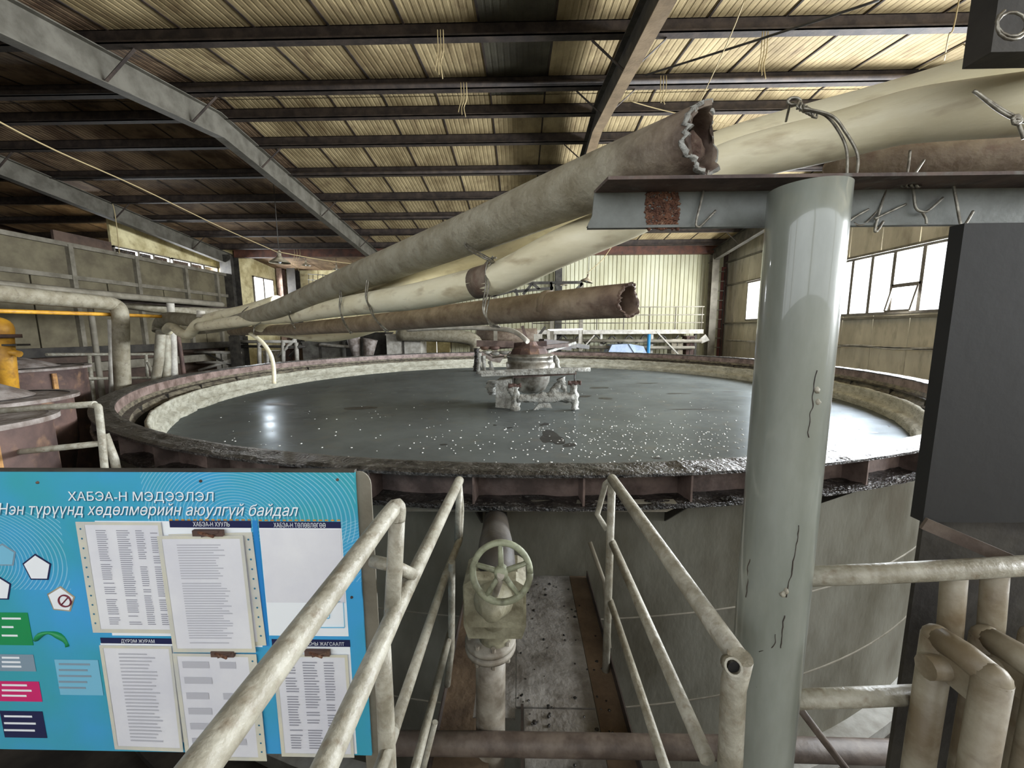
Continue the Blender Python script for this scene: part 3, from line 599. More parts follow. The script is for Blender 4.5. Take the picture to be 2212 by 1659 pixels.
for a, b, c_, d in ((1036, 762, 1034, 808), (1044, 768, 1046, 806), (1060, 780, 1062, 806), (1198, 768, 1207, 797)): part('frame_post', crust_leg(a, b, c_, d, .035, .04, Yd-.3, n=6), M_CRUST, drv)
part('guard_plate', G().prism([AY(1186, 770, Yd), AY(1198, 776, Yd), AY(1204, 797, Yd), AY(1190, 797, Yd)], (.02, .3, 0)), M_DRUM, drv)
# black column of muck at the weir behind the drive
solo('muck_column', crust_leg(1030, 752, 1030, 808, .09, .13, 13.5, M_GUNK), M_GUNK, 'black mucky post where bridge meets the far weir', 'post')
# ------------------------------------------------------------------ background: mezzanine, clutter
Ym = 17.0
mz = thing('mezzanine', 'raised steel deck with pipe railing before the corrugated wall', 'walkway', (5, Ym, -1.8))
zd = AY(1390, 712, Ym).z; x0, x1 = AY(1150, 712, Ym).x, AY(1520, 712, Ym).x
part('deck', G().box((x0, Ym, zd-.18), (x1, Ym+1.3, zd)), M_WHITEP, mz)
zt = AY(1390, 663, Ym).z
for z in (zt, zt-.33, zt-.66): part('rail', G().tube([(x0, Ym+.05, z), (x1, Ym+.05, z)], .022, 6), M_STEELG, mz)
for px in (1150, 1222, 1290, 1348, 1404, 1460, 1517): X_ = AY(px, 690, Ym).x; part('post', G().tube([(X_, Ym+.05, zd), (X_, Ym+.05, zt)], .025, 6), M_STEELG, mz)
for px in (1200, 1300, 1410, 1505): X_ = AY(px, 740, Ym).x; part('support', G().box((X_-.05, Ym+.1, -1.8), (X_+.05, Ym+.2, zd-.18)), M_WHITEP if px < 1500 else M_STEELP, mz)
part('cable_bundle', G().tube(spline([(x0+.6+i*.35, Ym+.05, zd-.2-(.35 if i % 2 else .0)-random.random()*.08) for i in range(17)], 4), .035, 6), M_DARKM, mz)
for (a, b, c_, d) in ((1205, 736, 1515, 737), (1210, 750, 1500, 751)): solo('service_pipe', G().tube([AY(a, b, 16.7), AY(c_, d, 16.7)], .07, 8), M_STEELG, 'grey pipe run %s under the mezzanine deck' % ('closest' if b < 740 else 'lower down'), 'pipe')
solo('blue_post', G().tube([AY(1402, 722, 16.5), Vector((AY(1401, 765, 16.5).x, 16.5, -1.8))], .07, 8), M_BLUE, 'bright blue post beside the pale blue tarp', 'post')
solo('tarp_cover', G().prism([AY(1312, 765, 16.4), AY(1322, 745, 16.4), AY(1360, 743, 16.4), AY(1390, 748, 16.4), AY(1398, 765, 16.4)], (0, .9, 0)).prism([AY(1358, 743, 16.35), AY(1364, 743, 16.35), AY(1378, 765, 16.35), AY(1372, 765, 16.35)], (0, .05, 0)), M_TARP, 'pale blue tarp covered heap beyond the far rim', 'tarp')
for a, b, c_, d, in ((1284, 724, 1252, 760), (1418, 716, 1465, 765)): solo('diagonal_brace', G().bar(AY(a, b, 16.6), AY(c_, d, 16.6), .05, .05), M_WHITEP, 'thin pale diagonal brace %s of the blue post' % ('left' if a < 1300 else 'right'), 'brace')
def boxy(name, px0, py0, px1, py1, Y, dp, mm, label, cat, lid=True):
    p, q = AY(px0, py1, Y), AY(px1, py0, Y); t = thing(name, label, cat, ((p.x+q.x)/2, Y, p.z))
    part('body', G().box((p.x, Y, -1.8), (q.x, Y+dp, q.z)), mm, t)
    if lid: part('lid', G().box((p.x-.03, Y-.03, q.z), (q.x+.03, Y+dp+.03, q.z+.05)), mm, t)
    w_ = q.x-p.x; part('edge_strip', G().box((p.x+w_*.46, Y-.02, p.z-.3), (p.x+w_*.52, Y, q.z)), M_STEELP, t)
boxy('machine_box', 836, 724, 908, 766, 16.2, 1.0, M_WHITEP, 'pale grey boxy housing beyond the far rim, left of the drive', 'cabinet')
boxy('equipment_cabinet', 655, 740, 732, 775, 16.0, 1.0, M_GREYBOX, 'olive grey cabinet beyond the rim under the hose bundle', 'cabinet')
boxy('equipment_cabinet', 738, 720, 832, 772, 16.6, 1.0, M_DARKM, 'dark brown machine housing left of the pale grey box', 'cabinet')
boxy('storage_drum', 1482, 728, 1500, 765, 16.8, .5, M_RUSTD, 'brown drum beside the corner column under the deck', 'drum')
boxy('storage_drum', 1450, 735, 1476, 765, 16.8, .5, M_LAMP, 'pale drum with blue patch left of the brown drum', 'drum')
boxy('cream_cupboard', 470, 762, 490, 805, 15.9, .5, M_WHITEP, 'narrow white door like cupboard left behind the rim', 'cabinet', False)
boxy('cream_partition', 492, 765, 520, 805, 16.2, .2, M_WALLF2, 'cream board beside the white cupboard behind the rim', 'panel', False)
p = AY(900, 735, 15.9)
solo('large_duct', G().tube(spline([AY(860, 722, 16), AY(950, 724, 15.9), AY(1000, 728, 15.9), AY(1026, 738, 15.9), AY(1030, 760, 15.9), AY(1030, 790, 15.9)], 4), .27, 14), M_PIPEG, 'thick grey duct bending down left of the drive', 'duct')
solo('large_duct', G().tube([AY(1030, 728, 16.8), AY(1160, 726, 16.8)], .33, 14), M_PIPEB, 'thick brown horizontal duct right behind the drive top', 'duct')
solo('white_hose', G().tube(spline([AY(880, 712, 8), AY(960, 708, 7.8), AY(1060, 709, 7.5), AY(1110, 716, 7.2), AY(1140, 738, 6.9)], 5), .045, 8), M_WHITEP, 'white hose arching over onto the rake drive', 'hose')
gt = thing('gantry_truss', 'dark steel truss in front of the corrugated wall above the brown pipe', 'truss', (1.0, 15.8, -1.8))
for (a, b, c_, d) in ((1060, 622, 1100, 612), (1100, 612, 1258, 610), (1060, 640, 1110, 628), (1110, 630, 1195, 622), (1110, 612, 1118, 640), (1190, 610, 1192, 645), (1150, 612, 1130, 636), (1150, 612, 1165, 625), (1200, 615, 1215, 642), (1258, 612, 1245, 625)): part('truss_bar', G().bar(AY(a, b, 15.8), AY(c_, d, 15.8), .10, .10), M_STEELP, gt)
for px in (1070, 1192, 1255): X_ = AY(px, 700, 15.8).x; part('leg', G().box((X_-.07, 15.75, -1.8), (X_+.07, 15.9, AY(px, 612, 15.8).z)), M_STEELG, gt)
mf = thing('drive_bridge', 'pale framed bridge over the tank running back from the drive', 'walkway', (AY(1230, 740, 9).x, 9, .8))
def bb(a, b, c_, d, y0, y1, wd, mm, nm='rail'): part(nm, G().bar(AY(a, b, y0), AY(c_, d, y1), wd, wd), mm, mf)
bb(1182, 713, 1258, 711, 11, 11.5, .05, M_WHITEP); bb(1184, 713, 1186, 745, 11, 11, .08, M_WHITEP, 'post'); bb(1254, 711, 1252, 742, 11.5, 11.5, .08, M_WHITEP, 'post'); bb(1170, 740, 1240, 748, 8.5, 11.5, .14, M_STEELP, 'girder'); bb(1186, 738, 1270, 750, 11, 12, .12, M_STEELP, 'girder')
part('junction_box', G().cb(AY(1162, 733, 9.5), (.2, .15, .25)), M_WHITEP, mf); bb(1128, 704, 1136, 728, 8, 8, .06, M_PINK, 'post'); bb(1178, 706, 1164, 724, 10, 10, .06, M_STEELP, 'post')
# machinery thicket on the left behind the rim
fr = thing('pipe_rack', 'tangle of pale pipes and frames behind the rim under the hoses', 'frame', (-5, 15, -1.8))
random.seed(11)
for (a, b, c_, d, r_) in ((515, 738, 640, 738, .04), (515, 748, 660, 749, .035), (560, 740, 561, 790, .05), (578, 745, 578, 788, .04), (612, 735, 612, 785, .05), (640, 740, 642, 785, .05), (625, 770, 650, 745, .03), (690, 745, 770, 750, .04), (590, 790, 660, 788, .03), (600, 770, 640, 730, .04), (420, 760, 520, 762, .04), (425, 782, 520, 784, .04), (440, 760, 520, 800, .03), (430, 800, 500, 778, .04)): part('frame_tube', G().tube([AY(a, b, 15.9), AY(c_, d, 15.9)], r_*1.6, 6), M_WHITEP if r_ > .035 else M_STEELP, fr)
hcol(AY(518, 760, 15.95).x, 15.95, -1.8, 1.45, 'short dark stanchion behind the left part of the rim', M_STEELP, .45)
boxy('slurry_pump', 570, 760, 600, 790, 16.6, .6, M_LAMP, 'dusty pale pump body in the tangle behind the rim', 'pump'); boxy('slurry_pump', 615, 755, 645, 790, 16.9, .6, M_RUSTD, 'reddish pump body right of the pale one behind the rim', 'pump')
for i, (px, py, Y) in enumerate([(770, 735, 15.7), (790, 745, 15.7)]): solo('feed_chute', G().tube([AY(px-8+i*18, py-12, Y), AY(px+i*4, py+35, Y)], [.28, .16], 10), M_LID, 'dusty chute %s over the far rim' % ('standing upright' if i == 0 else 'leaning right'), 'chute')
# upper left: balcony railing drawing on far left wall
bl = thing('balcony_rail', 'thin railing before the cream wall at far left', 'railing', (-9, 21, 2))
for py in (592, 604): part('rail', G().tube([AY(665, py, 20.8), AY(755, py+6, 20.8)], .02, 5), M_STEELP, bl)
for px in (667, 676, 686, 697, 712, 735): part('post', G().tube([AY(px, 592, 20.8), AY(px, 625, 20.8)], .015, 5), M_STEELP, bl)
# ------------------------------------------------------------------ left side pipework, drums
def pl(name, pts, r, m, label, cat='pipe', k=5, seg=14, **kw): return solo(name, G().tube(spline(pts, k), r, seg, **kw), m, label, cat)
pl('elbow_pipe', [AX(-60, 628, -6.2), AX(120, 645, -6.25), AX(215, 653, -6.3), AY(248, 660, 6.15), AY(260, 682, 6.15), AY(262, 760, 6.15), AY(266, 850, 6.15), AY(272, 1000, 6.15)], .105, M_PIPEG, 'thick grey pipe with elbow turning down left of the tank')
pl('riser_pipe', [AY(348, 712, 7.6), AY(343, 780, 7.6), AY(338, 850, 7.6), Vector((AY(338, 850, 7.6).x-.05, 7.6, -1.8))], .08, M_RISER, 'pale riser pipe at the left end of the hose bundle', k=3)
pl('riser_pipe', [AY(358, 712, 7.8), AY(360, 780, 7.8), AY(361, 850, 7.8), Vector((AY(361, 850, 7.8).x, 7.8, -1.8))], .075, M_RISER, 'second pale riser pipe just right of the first', k=3)
pl('support_leg', [AY(378, 700, 8.6), AY(387, 740, 8.6), AY(400, 830, 8.6), Vector((AY(410, 900, 8.6).x, 8.6, -1.8))], .04, M_RUSTD, 'leaning rusty leg under the hose bundle', 'post', k=2)
pl('slim_post', [AY(368, 655, 8.3), AY(374, 740, 8.3), AY(380, 860, 8.3), Vector((AY(382, 860, 8.3).x, 8.3, -1.8))], .065, M_WHITEP, 'pale slim post behind the risers', 'post', k=2)
pl('slim_post', [AY(240, 690, 6.7), AY(243, 760, 6.7), AY(246, 900, 6.7), Vector((AY(246, 900, 6.7).x, 6.7, -1.8))], .05, M_WHITEP, 'thin pale post left of the elbow pipe', 'post', k=2)
pl('slim_post', [AY(192, 640, 9.5), AY(200, 700, 9.5), AY(222, 860, 9.5), Vector((AY(224, 860, 9.5).x, 9.5, -1.8))], .06, M_STEELG, 'dim leaning post in front of the olive partition', 'post', k=2)
pl('long_pipe', [AX(-40, 611, -8), AX(200, 634, -8), AX(480, 658, -8)], .07, M_STEELG, 'upper long thin pipe along the left side', k=2, seg=8)
pl('long_pipe', [AX(-40, 620, -8.4), AX(200, 643, -8.4), AX(500, 668, -8.4)], .05, M_STEELB, 'dark thin pipe just under the upper long pipe', k=2, seg=8)
pl('long_pipe', [AY(262, 655, 9), AY(400, 672, 10), AY(520, 676, 11)], .12, M_PIPEG, 'grey pipe running right behind the elbow pipe', k=2, seg=8)
pl('gas_pipe', [AX(-40, 671, -6.4), AX(200, 678, -6.4), AX(430, 687, -6.4)], .028, M_YEL, 'thin yellow pipe crossing the left side', k=2, seg=8)
yp = thing('yellow_standpipe', 'yellow vertical pipe with flanged elbow at left edge', 'pipe', AY(20, 840, 4.2))
part('riser', G().tube([AY(22, 860, 4.2), AY(14, 780, 4.2), AY(8, 722, 4.2)], .075, 14), M_YEL, yp)
part('elbow', G().tube(spline([AY(8, 722, 4.2), AY(6, 706, 4.2), AY(-10, 700, 4.2), AY(-50, 698, 4.2)], 4), .08, 14), M_YEL, yp)
part('flange', G().lathe([(.0, -.02), (.13, -.02), (.13, .02), (0, .02)], AY(8, 726, 4.2), 16), M_RUSTD, yp); part('drain_stub', G().tube([AY(14, 758, 4.2), AY(42, 765, 4.2)], .035, 10), M_YEL, yp); part('stub_flange', G().cb(AY(34, 745, 4.2), (.18, .12, .02)), M_STEELP, yp)
def drum(cx_, cy_, r, zt_, zb_, label, cone, m=M_RUSTD, heap=True):
    t = thing('flotation_drum', label, 'tank', (cx_, cy_, zb_))
    part('shell', G().lathe([(r*.93, zt_-.02), (r*.93, zt_-.42), (r*(.5 if cone else .93), zb_)], (cx_, cy_, 0), 40, wob=.01), m, t)
    part('top_flange', G().lathe([(r*.9, zt_), (r*1.0, zt_), (r*1.0, zt_-.03), (r*.92, zt_-.03)], (cx_, cy_, 0), 48, wob=.012, smooth=False), M_LID, t)
    part('lid', G().lathe([(0, zt_-.01), (r*.92, zt_-.01)], (cx_, cy_, 0), 40), M_LID, t)
    if heap: part('lid_heap', G().lathe([(0, zt_+.14), (r*.3, zt_+.12), (r*.6, zt_+.03), (r*.68, zt_)], (cx_-.1, cy_, 0), 24, wob=.03), M_LID, t)
    part('bracket', G().cb((cx_+r*.93+.015, cy_-.1, zt_-.20), (.02, .05, .26)), M_OCHRE, t)
drum(-6.95, 5.2, .8, 1.14, -.6, 'rusty brown drum with heaped grey lid behind the yellow pipe', False)
drum(-4.6, 3.2, .6, 1.05, -.8, 'middle rusty drum with flat dusty lid at left edge', True, heap=True)
drum(-3.45, 2.2, .5, 1.08, -.9, 'nearest rusty drum with tapering orange base behind the near railing', True, heap=False)
# near left railing
def railing(name, label, segs, posts, r, m, cat='railing'):
    org = segs[0][0]; t = thing(name, label, cat, org)
    for s2 in segs: part('rail', G().tube(s2, r, 12, wob=.05), m, t)
    for s2 in posts: part('post', G().tube(s2, r, 12, wob=.05), m, t)
    return t
YN = 2.2
railing('pipe_railing', 'grey pipe railing in front of the rusty drums, left edge', [[AY(-60, 892, 2.25), AY(100, 880, YN), AY(205, 873, YN)], [AY(-60, 987, 2.25), AY(218, 958, YN)]], [spline([AY(196, 874, YN), AY(210, 878, YN), AY(214, 892, YN), AY(226, 1010, YN), AY(240, 1180, YN)], 3)], .018, M_RAIL)
solo('open_pipe_stub', G().tube([AY(226, 938, 2.5), AY(247, 992, 2.5), AY(262, 1060, 2.5)], .024, 12, hollow=.75), M_RAIL, 'short leaning open ended pipe right of the near left railing post', 'pipe')
railing('pipe_railing', 'pale pipe railing between the rusty drum and the elbow pipe', [[AY(100, 766, 7.0), AY(330, 765, 9.0)], [AY(165, 818, 7.0), AY(330, 816, 9.0)]], [[AY(193, 768, 7.5), AY(201, 846, 7.5), Vector((AY(203, 846, 7.5).x, 7.5, -1.8))], [AY(315, 766, 8.8), AY(319, 818, 8.8)], [AY(319, 782, 8.7), AY(333, 815, 8.7)]], .03, M_RAIL)
# ------------------------------------------------------------------ hose bundle over the tank
def dA(px): return .16*F/(34+.113*(px-554))
def dB(px): return .13*F/(25+.0673*(px-627))
def dC(px):
    T_ = ((300, 12), (430, 19), (627, 31), (900, 56), (1050, 67), (1206, 79), (1350, 84), (1560, 88), (1754, 95), (2000, 108), (2212, 122), (2500, 138))
    for (a, wa), (b, wb) in zip(T_[:-1], T_[1:]):
        if px <= b: return .125*F/(wa+(wb-wa)*(px-a)/(b-a))
    return .125*F/138
KA = [(430, 712), (470, 705), (554, 683), (627, 658), (737, 612), (807, 585), (900, 549), (1000, 510), (1100, 470), (1200, 428), (1300, 388), (1400, 349), (1480, 318), (1524, 303)]
pa = [AD(x_, y_, dA(x_)) for x_, y_ in KA]
ha = thing('grey_hose_pipe', 'long grey pipe with ragged open end resting on the beam, topmost', 'pipe', pa[-1])
part('pipe_body', G().tube(spline(pa, 4), .08, 28, hollow=.86, jag1=.02), M_PIPEG, ha)
dd = (pa[-1]-pa[-2]).normalized()
ha.children[0].data.materials[0] = end_mat('grey_hose_burnt_end', (146, 140, 122), (120, 112, 92), (92, 80, 64), tuple(pa[-1]), .22)
part('ragged_rim', G().tube([pa[-1]-dd*.012, pa[-1]+dd*.001], .0815, 60, hollow=.90, jag0=.02, jag1=.02, wob=.05), M_CRUST, ha, 'pale crusty rim of the open end')
part('crust_plug', G().blob(pa[-1]-dd*.06+Vector((0, 0, -.012)), .054, 1, 12, 9, .16), M_BURNT, ha)
KB = [(500, 716), (560, 714), (627, 712), (700, 706), (807, 698), (930, 686), (1050, 675), (1200, 661), (1300, 653), (1362, 649)]
pb = [AD(x_, y_, dB(x_)) for x_, y_ in KB]
hb = thing('rusty_hose_pipe', 'brown rusty pipe with ragged open end hanging lowest over the tank', 'pipe', pb[-1])
part('pipe_body', G().tube(spline(pb, 4), .065, 28, hollow=.86, jag1=.016), M_PIPEB, hb); dd = (pb[-1]-pb[-2]).normalized()
hb.children[0].data.materials[0] = end_mat('rusty_hose_burnt_end', (138, 124, 108), (106, 90, 74), (84, 62, 50), tuple(pb[-1]), .2)
part('weld_collar', G().tube([pb[-1]-dd*.42, pb[-1]-dd*.40, pb[-1]-dd*.38], [.0655, .068, .0655], 24, wob=.06), M_PIPEB, hb)
part('ragged_rim', G().tube([pb[-1]-dd*.010, pb[-1]+dd*.001], .0662, 60, hollow=.90, jag0=.016, jag1=.016, wob=.05), M_BURNT, hb, 'dark ragged rim of the open end')
KC = [(430, 706), (500, 696), (560, 688), (627, 682), (700, 669), (807, 653), (900, 640), (1050, 607), (1106, 588), (1206, 538), (1290, 502), (1380, 462), (1480, 402), (1560, 360), (1640, 334), (1754, 307), (1833, 287), (1899, 268), (1987, 249), (2212, 226), (2420, 208)]
pc = [AD(x_, y_, dC(x_)*(1 if x_ < 1300 else 1)) for x_, y_ in KC]
hc = thing('cream_hose_pipe', 'front cream coloured flexible pipe crossing over the beam to the right edge', 'pipe', pc[0])
part('pipe_body', G().tube(spline(pc, 4), .0625, 26), M_PIPEC, hc)
part('stain_sleeve', G().tube([AD(x_, y_, dC(x_)) for x_, y_ in ((1030, 612), (1050, 607), (1072, 600))], .0635, 24, wob=.02), M_PIPEB, hc)
KD = [(700, 655), (807, 640), (900, 605), (1000, 560), (1106, 518), (1206, 478), (1320, 428), (1440, 376), (1560, 324), (1700, 284), (1900, 234), (2050, 193), (2140, 167), (2212, 142), (2420, 70)]
pd = [AD(x_, y_, dC(x_)*1.1+.03) for x_, y_ in KD]
hd = thing('cream_hose_pipe', 'rear cream flexible pipe, upper one at the right edge', 'pipe', pd[0]); part('pipe_body', G().tube(spline(pd, 4), .064, 24), M_PIPEC, hd)
pe = [AD(1790, 368, 1.32), AD(1900, 360, 1.26), AD(2080, 350, 1.18), AD(2420, 330, 1.04)]
he = thing('brown_hose_pipe', 'brown pipe with dark open end lying behind the top of the grey column', 'pipe', pe[0]); part('pipe_body', G().tube(spline(pe, 4), .068, 24, hollow=.88, jag0=.02), M_PIPEB, he)
pf = [AD(560, 702, 5.2), AD(636, 716, 4.8), AD(690, 722, 4.6), AD(750, 716, 4.4), AD(810, 698, 4.2), AD(880, 668, 4.2)]
solo('sagging_hose', G().tube(spline(pf, 5), .09, 18), M_PIPEC, 'pale yellow hose sagging below the bundle above the tank', 'hose')
pg = [AY(344, 716, 7.6), AY(346, 700, 7.6), AD(362, 688, 7.2), AD(400, 690, 6.7), AD(436, 694, 6.3), AD(500, 690, 5.4), AD(560, 676, 4.8)]
solo('bundle_hose', G().tube(spline(pg, 5), .11, 16), M_PIPEG, 'grey hose looping over from the first riser into the bundle', 'hose')
ph = [AY(364, 716, 7.8), AD(360, 712, 7.5), AD(372, 704, 7.0), AD(390, 718, 6.6), AD(408, 722, 6.2), AD(428, 700, 5.9), AD(470, 684, 5.4), AD(530, 672, 4.9), AD(600, 652, 4.5)]
solo('bundle_hose', G().tube(spline(ph, 5), .075, 16), M_PIPEC, 'cream hose with a deep dip at the left end of the bundle', 'hose')
solo('drip_hose', G().tube(spline([AD(540, 720, 5.2), AD(565, 738, 5.2), AD(584, 765, 5.2), AD(591, 795, 5.2), AD(592, 829, 5.2)], 5), .026, 8), M_PIPEC, 'thin cream hose hanging from the bundle into the tank', 'hose')
solo('bundle_valve', G().tube([AD(434, 672, 5.6), AD(434, 686, 5.6)], .05, 8), M_WHITEP, 'small white fitting on top of the hose bundle', 'fitting')
# ------------------------------------------------------------------ wire ties
def tie(pts, dfun, rr, label, r=.0035, twin=True, back=True):
    fr_ = [AD(x_, y_, dfun(x_)-rr) for x_, y_ in pts]; bk = [AD(x_, y_, dfun(x_)+rr*.9) for x_, y_ in pts[::-1]]
    loop = spline(fr_+(bk if back else [])+([fr_[0]] if back else []), 5); g = G().tube(loop, r, 6)
    if twin: g.tube([q+Vector((.012*math.sin(i*.3), 0, -.004)) for i, q in enumerate(loop)], r, 6)
    return solo('wire_tie', g, M_WIRE, label, 'wire')
tie([(998, 462), (992, 490), (1003, 520), (1018, 536), (1058, 560)], dA, .085, 'twisted wire tie round the grey pipe at its middle')
tie([(829, 545), (804, 562), (798, 582), (796, 612), (792, 645), (798, 665), (807, 685), (835, 712)], dA, .09, 'double wire tie binding the three pipes, second from left')
tie([(760, 579), (739, 592), (735, 612), (738, 641), (735, 667), (739, 690), (750, 710), (760, 718)], dA, .10, 'bright twin wire tie binding three pipes, left one')
tie([(1064, 555), (1054, 566), (1049, 590), (1056, 616), (1046, 672), (1061, 699), (1077, 704)], dC, .085, 'wire tie joining the cream pipe to the rusty pipe below')
for i, (pts, lb) in enumerate([([(636, 632), (625, 645), (621, 658), (628, 675)], 'thin dark wire round the grey pipe, right of the window'), ([(545, 668), (539, 681), (542, 692)], 'thin wire round the bundle, right of its pair'), ([(536, 663), (522, 676), (520, 694)], 'thin wire round the bundle, left of its pair'), ([(563, 697), (550, 706), (548, 720)], 'thin wire round the rusty pipe near its left end'), ([(624, 680), (630, 695), (637, 708)], 'dark strap wire over the cream pipe at left')]): tie(pts, dA, .09, lb, .005, False)
def dT(px): return dC(px)
wt = thing('wire_lashing', 'heavy wire lashing with twisted loop over the cream pipes above the beam', 'wire', AD(1720, 215, 1.0))
def W(pts, d, r=.003): return G().tube(spline([AD(x_, y_, (d(i/(len(pts)-1)) if callable(d) else d)) for i, (x_, y_) in enumerate(pts)], 6), r, 8)
part('strand', W([(1735, 238), (1781, 248), (1811, 282), (1829, 325), (1829, 385), (1826, 435)], .90), M_WIRE, wt)
part('strand', W([(1735, 234), (1796, 250), (1826, 285), (1851, 330), (1851, 370), (1838, 415)], .89), M_WIRE, wt)
part('strand', W([(1698, 262), (1703, 240), (1710, 222), (1735, 238)], lambda t: 1.0-.08*t), M_WIRE, wt)
part('twist_loop', G().tube([AD(1715+14*math.cos(a/12*2*PI), 219+8*math.sin(a/12*2*PI), .93) for a in range(13)], .0035, 8), M_WIRE, wt)
part('twist', G().tube([AD(1722+k*1.6+5*math.sin(k*1.6), 226+k*.9+9*math.cos(k*1.6), .92+.008*math.sin(k*1.6)) for k in range(26)], .0028, 6), M_WIRE, wt)
wt = thing('wire_lashing', 'wire knot at the right edge over the cream pipe', 'wire', AD(2200, 255, .7))
for a in ([(2103, 196), (2150, 228), (2200, 256), (2240, 270)], [(2110, 200), (2160, 240), (2206, 262), (2240, 262)], [(2196, 250), (2203, 275), (2212, 300)]): part('strand', W(a, .68, .0028), M_WIRE, wt)
part('twist', G().tube([AD(2196+9*math.cos(k), 254+k*.5+8*math.sin(k), .675) for k in range(20)], .0025, 6), M_WIRE, wt)
# ------------------------------------------------------------------ column, beam, hooks
YC = .85; rc = .0705
ct, cbm = AY(1748, 372, YC), AY(1650, 1500, YC); cX = (ct.x+cbm.x)/2
colm = thing('round_column', 'glossy grey painted steel pipe column standing right of centre', 'column', (cX, YC, 0))
ztc = AY(1748, 380, YC-rc).z
part('shaft', G().tube([(cX, YC, z) for z in (-.0, .3, .6, .9, 1.2, 1.5, 1.8, ztc)], rc, 64, hollow=.93), M_COLUMN, colm)
def on_col(px, py, e=.0004):
    r_ = ray(px, py); a = r_.x**2+r_.y**2; b = -2*(r_.x*cX+r_.y*YC); c_ = cX*cX+YC*YC-(rc+e)**2; dsc = max(b*b-4*a*c_, 0); return EYE+r_*((-b-math.sqrt(dsc))/(2*a))
for pts in ([(1764, 800), (1758, 835), (1756, 855), (1754, 880), (1750, 905), (1746, 945)], [(1727, 1135), (1722, 1175), (1716, 1200), (1710, 1240), (1703, 1265), (1699, 1290)], [(1696, 1330), (1690, 1360), (1688, 1400)], [(1620, 1208), (1614, 1240), (1616, 1262), (1612, 1290)], [(1600, 1430), (1612, 1460), (1634, 1485)], [(1674, 1370), (1672, 1395), (1640, 1408)]):
    g = G(); P_ = [on_col(*q) for q in pts]; P_ = [P_[0].lerp(P_[0], 0)]+P_[1:]; sp = spline(P_, 6); sp = [q+Vector((noise.noise(q*60)*.004, 0, 0)) for q in sp]; g.tube(sp, [.0006+.0011*abs(noise.noise(q*45)) for q in sp], 5); part('paint_crack', g, M_STEELB, colm, 'dark crack in the grey paint')
for px, py in ((1764, 842), (1766, 868), (1698, 1275), (1690, 1282)): part('paint_chip', G().blob(on_col(px, py, -.001), .006, 1.2), M_RAIL, colm, 'pale chip in the paint')
YW = .965; YFR = .885
zt2, zb2 = AY(1500, 414, YW).z, AY(1500, 488, YW).z; xb0 = AY(1268, 470, YW).x
bm_ = thing('channel_beam', 'grey painted steel channel beam welded across the column top', 'beam', (xb0, YW, zb2))
part('web', G().prism([(xb0, YW, zb2), (xb0+.012, YW, zt2-.05), (xb0+.016, YW, zt2), (1.6, YW, zt2), (1.6, YW, zb2)], (0, .008, 0)), M_BEAM, bm_)
M_FLR = mat('rusty_flange', (96, 80, 72), (66, 54, 50), .75, scale=14, c3=(110, 112, 106))
part('top_flange', G().prism([(xb0+.016, YW+.008, zt2), (xb0+.03, YFR, zt2), (1.6, YFR, zt2), (1.6, YW+.008, zt2)], (0, 0, .007)), M_FLR, bm_)
part('bottom_lip', G().box((xb0+.002, YW-.006, zb2-.004), (1.6, YW+.01, zb2+.002)), M_BEAM, bm_)
g = G(); random.seed(5)
for i in range(900):
    u, v_ = random.uniform(-1, 1), random.uniform(-1, 1)
    if abs(u) > .86+.14*noise.noise(Vector((v_*4, i*.01, 0)))+.10*(1-v_*v_): continue
    g.blob(AY(1430+u*38, 452+v_*37, YW)-Vector((0, .0005, 0)), random.uniform(.0018, .0042), .8, 5, 3, .4)
part('rust_patch', g, M_RUST, bm_, 'rough orange rust patch on the beam face')
g = G()
for px in range(1398, 1466, 5): g.blob(AY(px, 491+random.uniform(-1, 3), YW), random.uniform(.003, .006), 1)
part('rust_drips', g, M_RUST, bm_)
def hook(pts, d, label, r=.0028): return solo('wire_hook', W(pts, d, r), M_WIRE, label, 'hook')
hook([(1530, 368), (1526, 385), (1518, 420), (1504, 478), (1507, 490), (1516, 486), (1546, 455)], .90, 'bent wire hook left of the column beside the rust patch')
hook([(1466, 464), (1461, 486)], .935, 'short bent peg at the lower edge of the rust patch')
hook([(1920, 374), (1916, 400), (1906, 435), (1890, 494), (1896, 497), (1908, 478)], .90, 'narrow V shaped wire hook right of the column')
hook([(1821, 487), (1848, 468), (1876, 452)], .90, 'straight wire end poking out beside the column')
hook([(1844, 482), (1856, 487), (1872, 480), (1910, 440), (1956, 396)], .905, 'long wire rising from a small bend to the knot')
hook([(1889, 473), (1920, 458), (1957, 441)], .895, 'short dark wire crossing the narrow hook')
hook([(1970, 398), (1974, 420), (1978, 448), (1990, 457), (2005, 455), (2037, 427)], .89, 'curled wire hook hanging from the knot')
hook([(2056, 376), (2059, 395), (2066, 435), (2077, 490), (2088, 480), (2102, 456)], .88, 'wire hook hanging just left of the dark steel panel')
wk = thing('wire_knot', 'knot of wire tied over the beam flange between two hooks', 'wire', AD(1962, 400, .88))
part('twist', G().tube([AD(1950+k*1.5+8*math.cos(k*.9), 398+6*math.sin(k*.9), .875+.01*math.sin(k)) for k in range(28)], .0026, 6), M_WIRE, wk)
for a in ([(1966, 325), (1962, 360), (1956, 392)], [(1996, 345), (1980, 370), (1962, 395)], [(1993, 460), (2000, 472), (2001, 484)]): part('strand', W(a, .875, .0025), M_WIRE, wk)
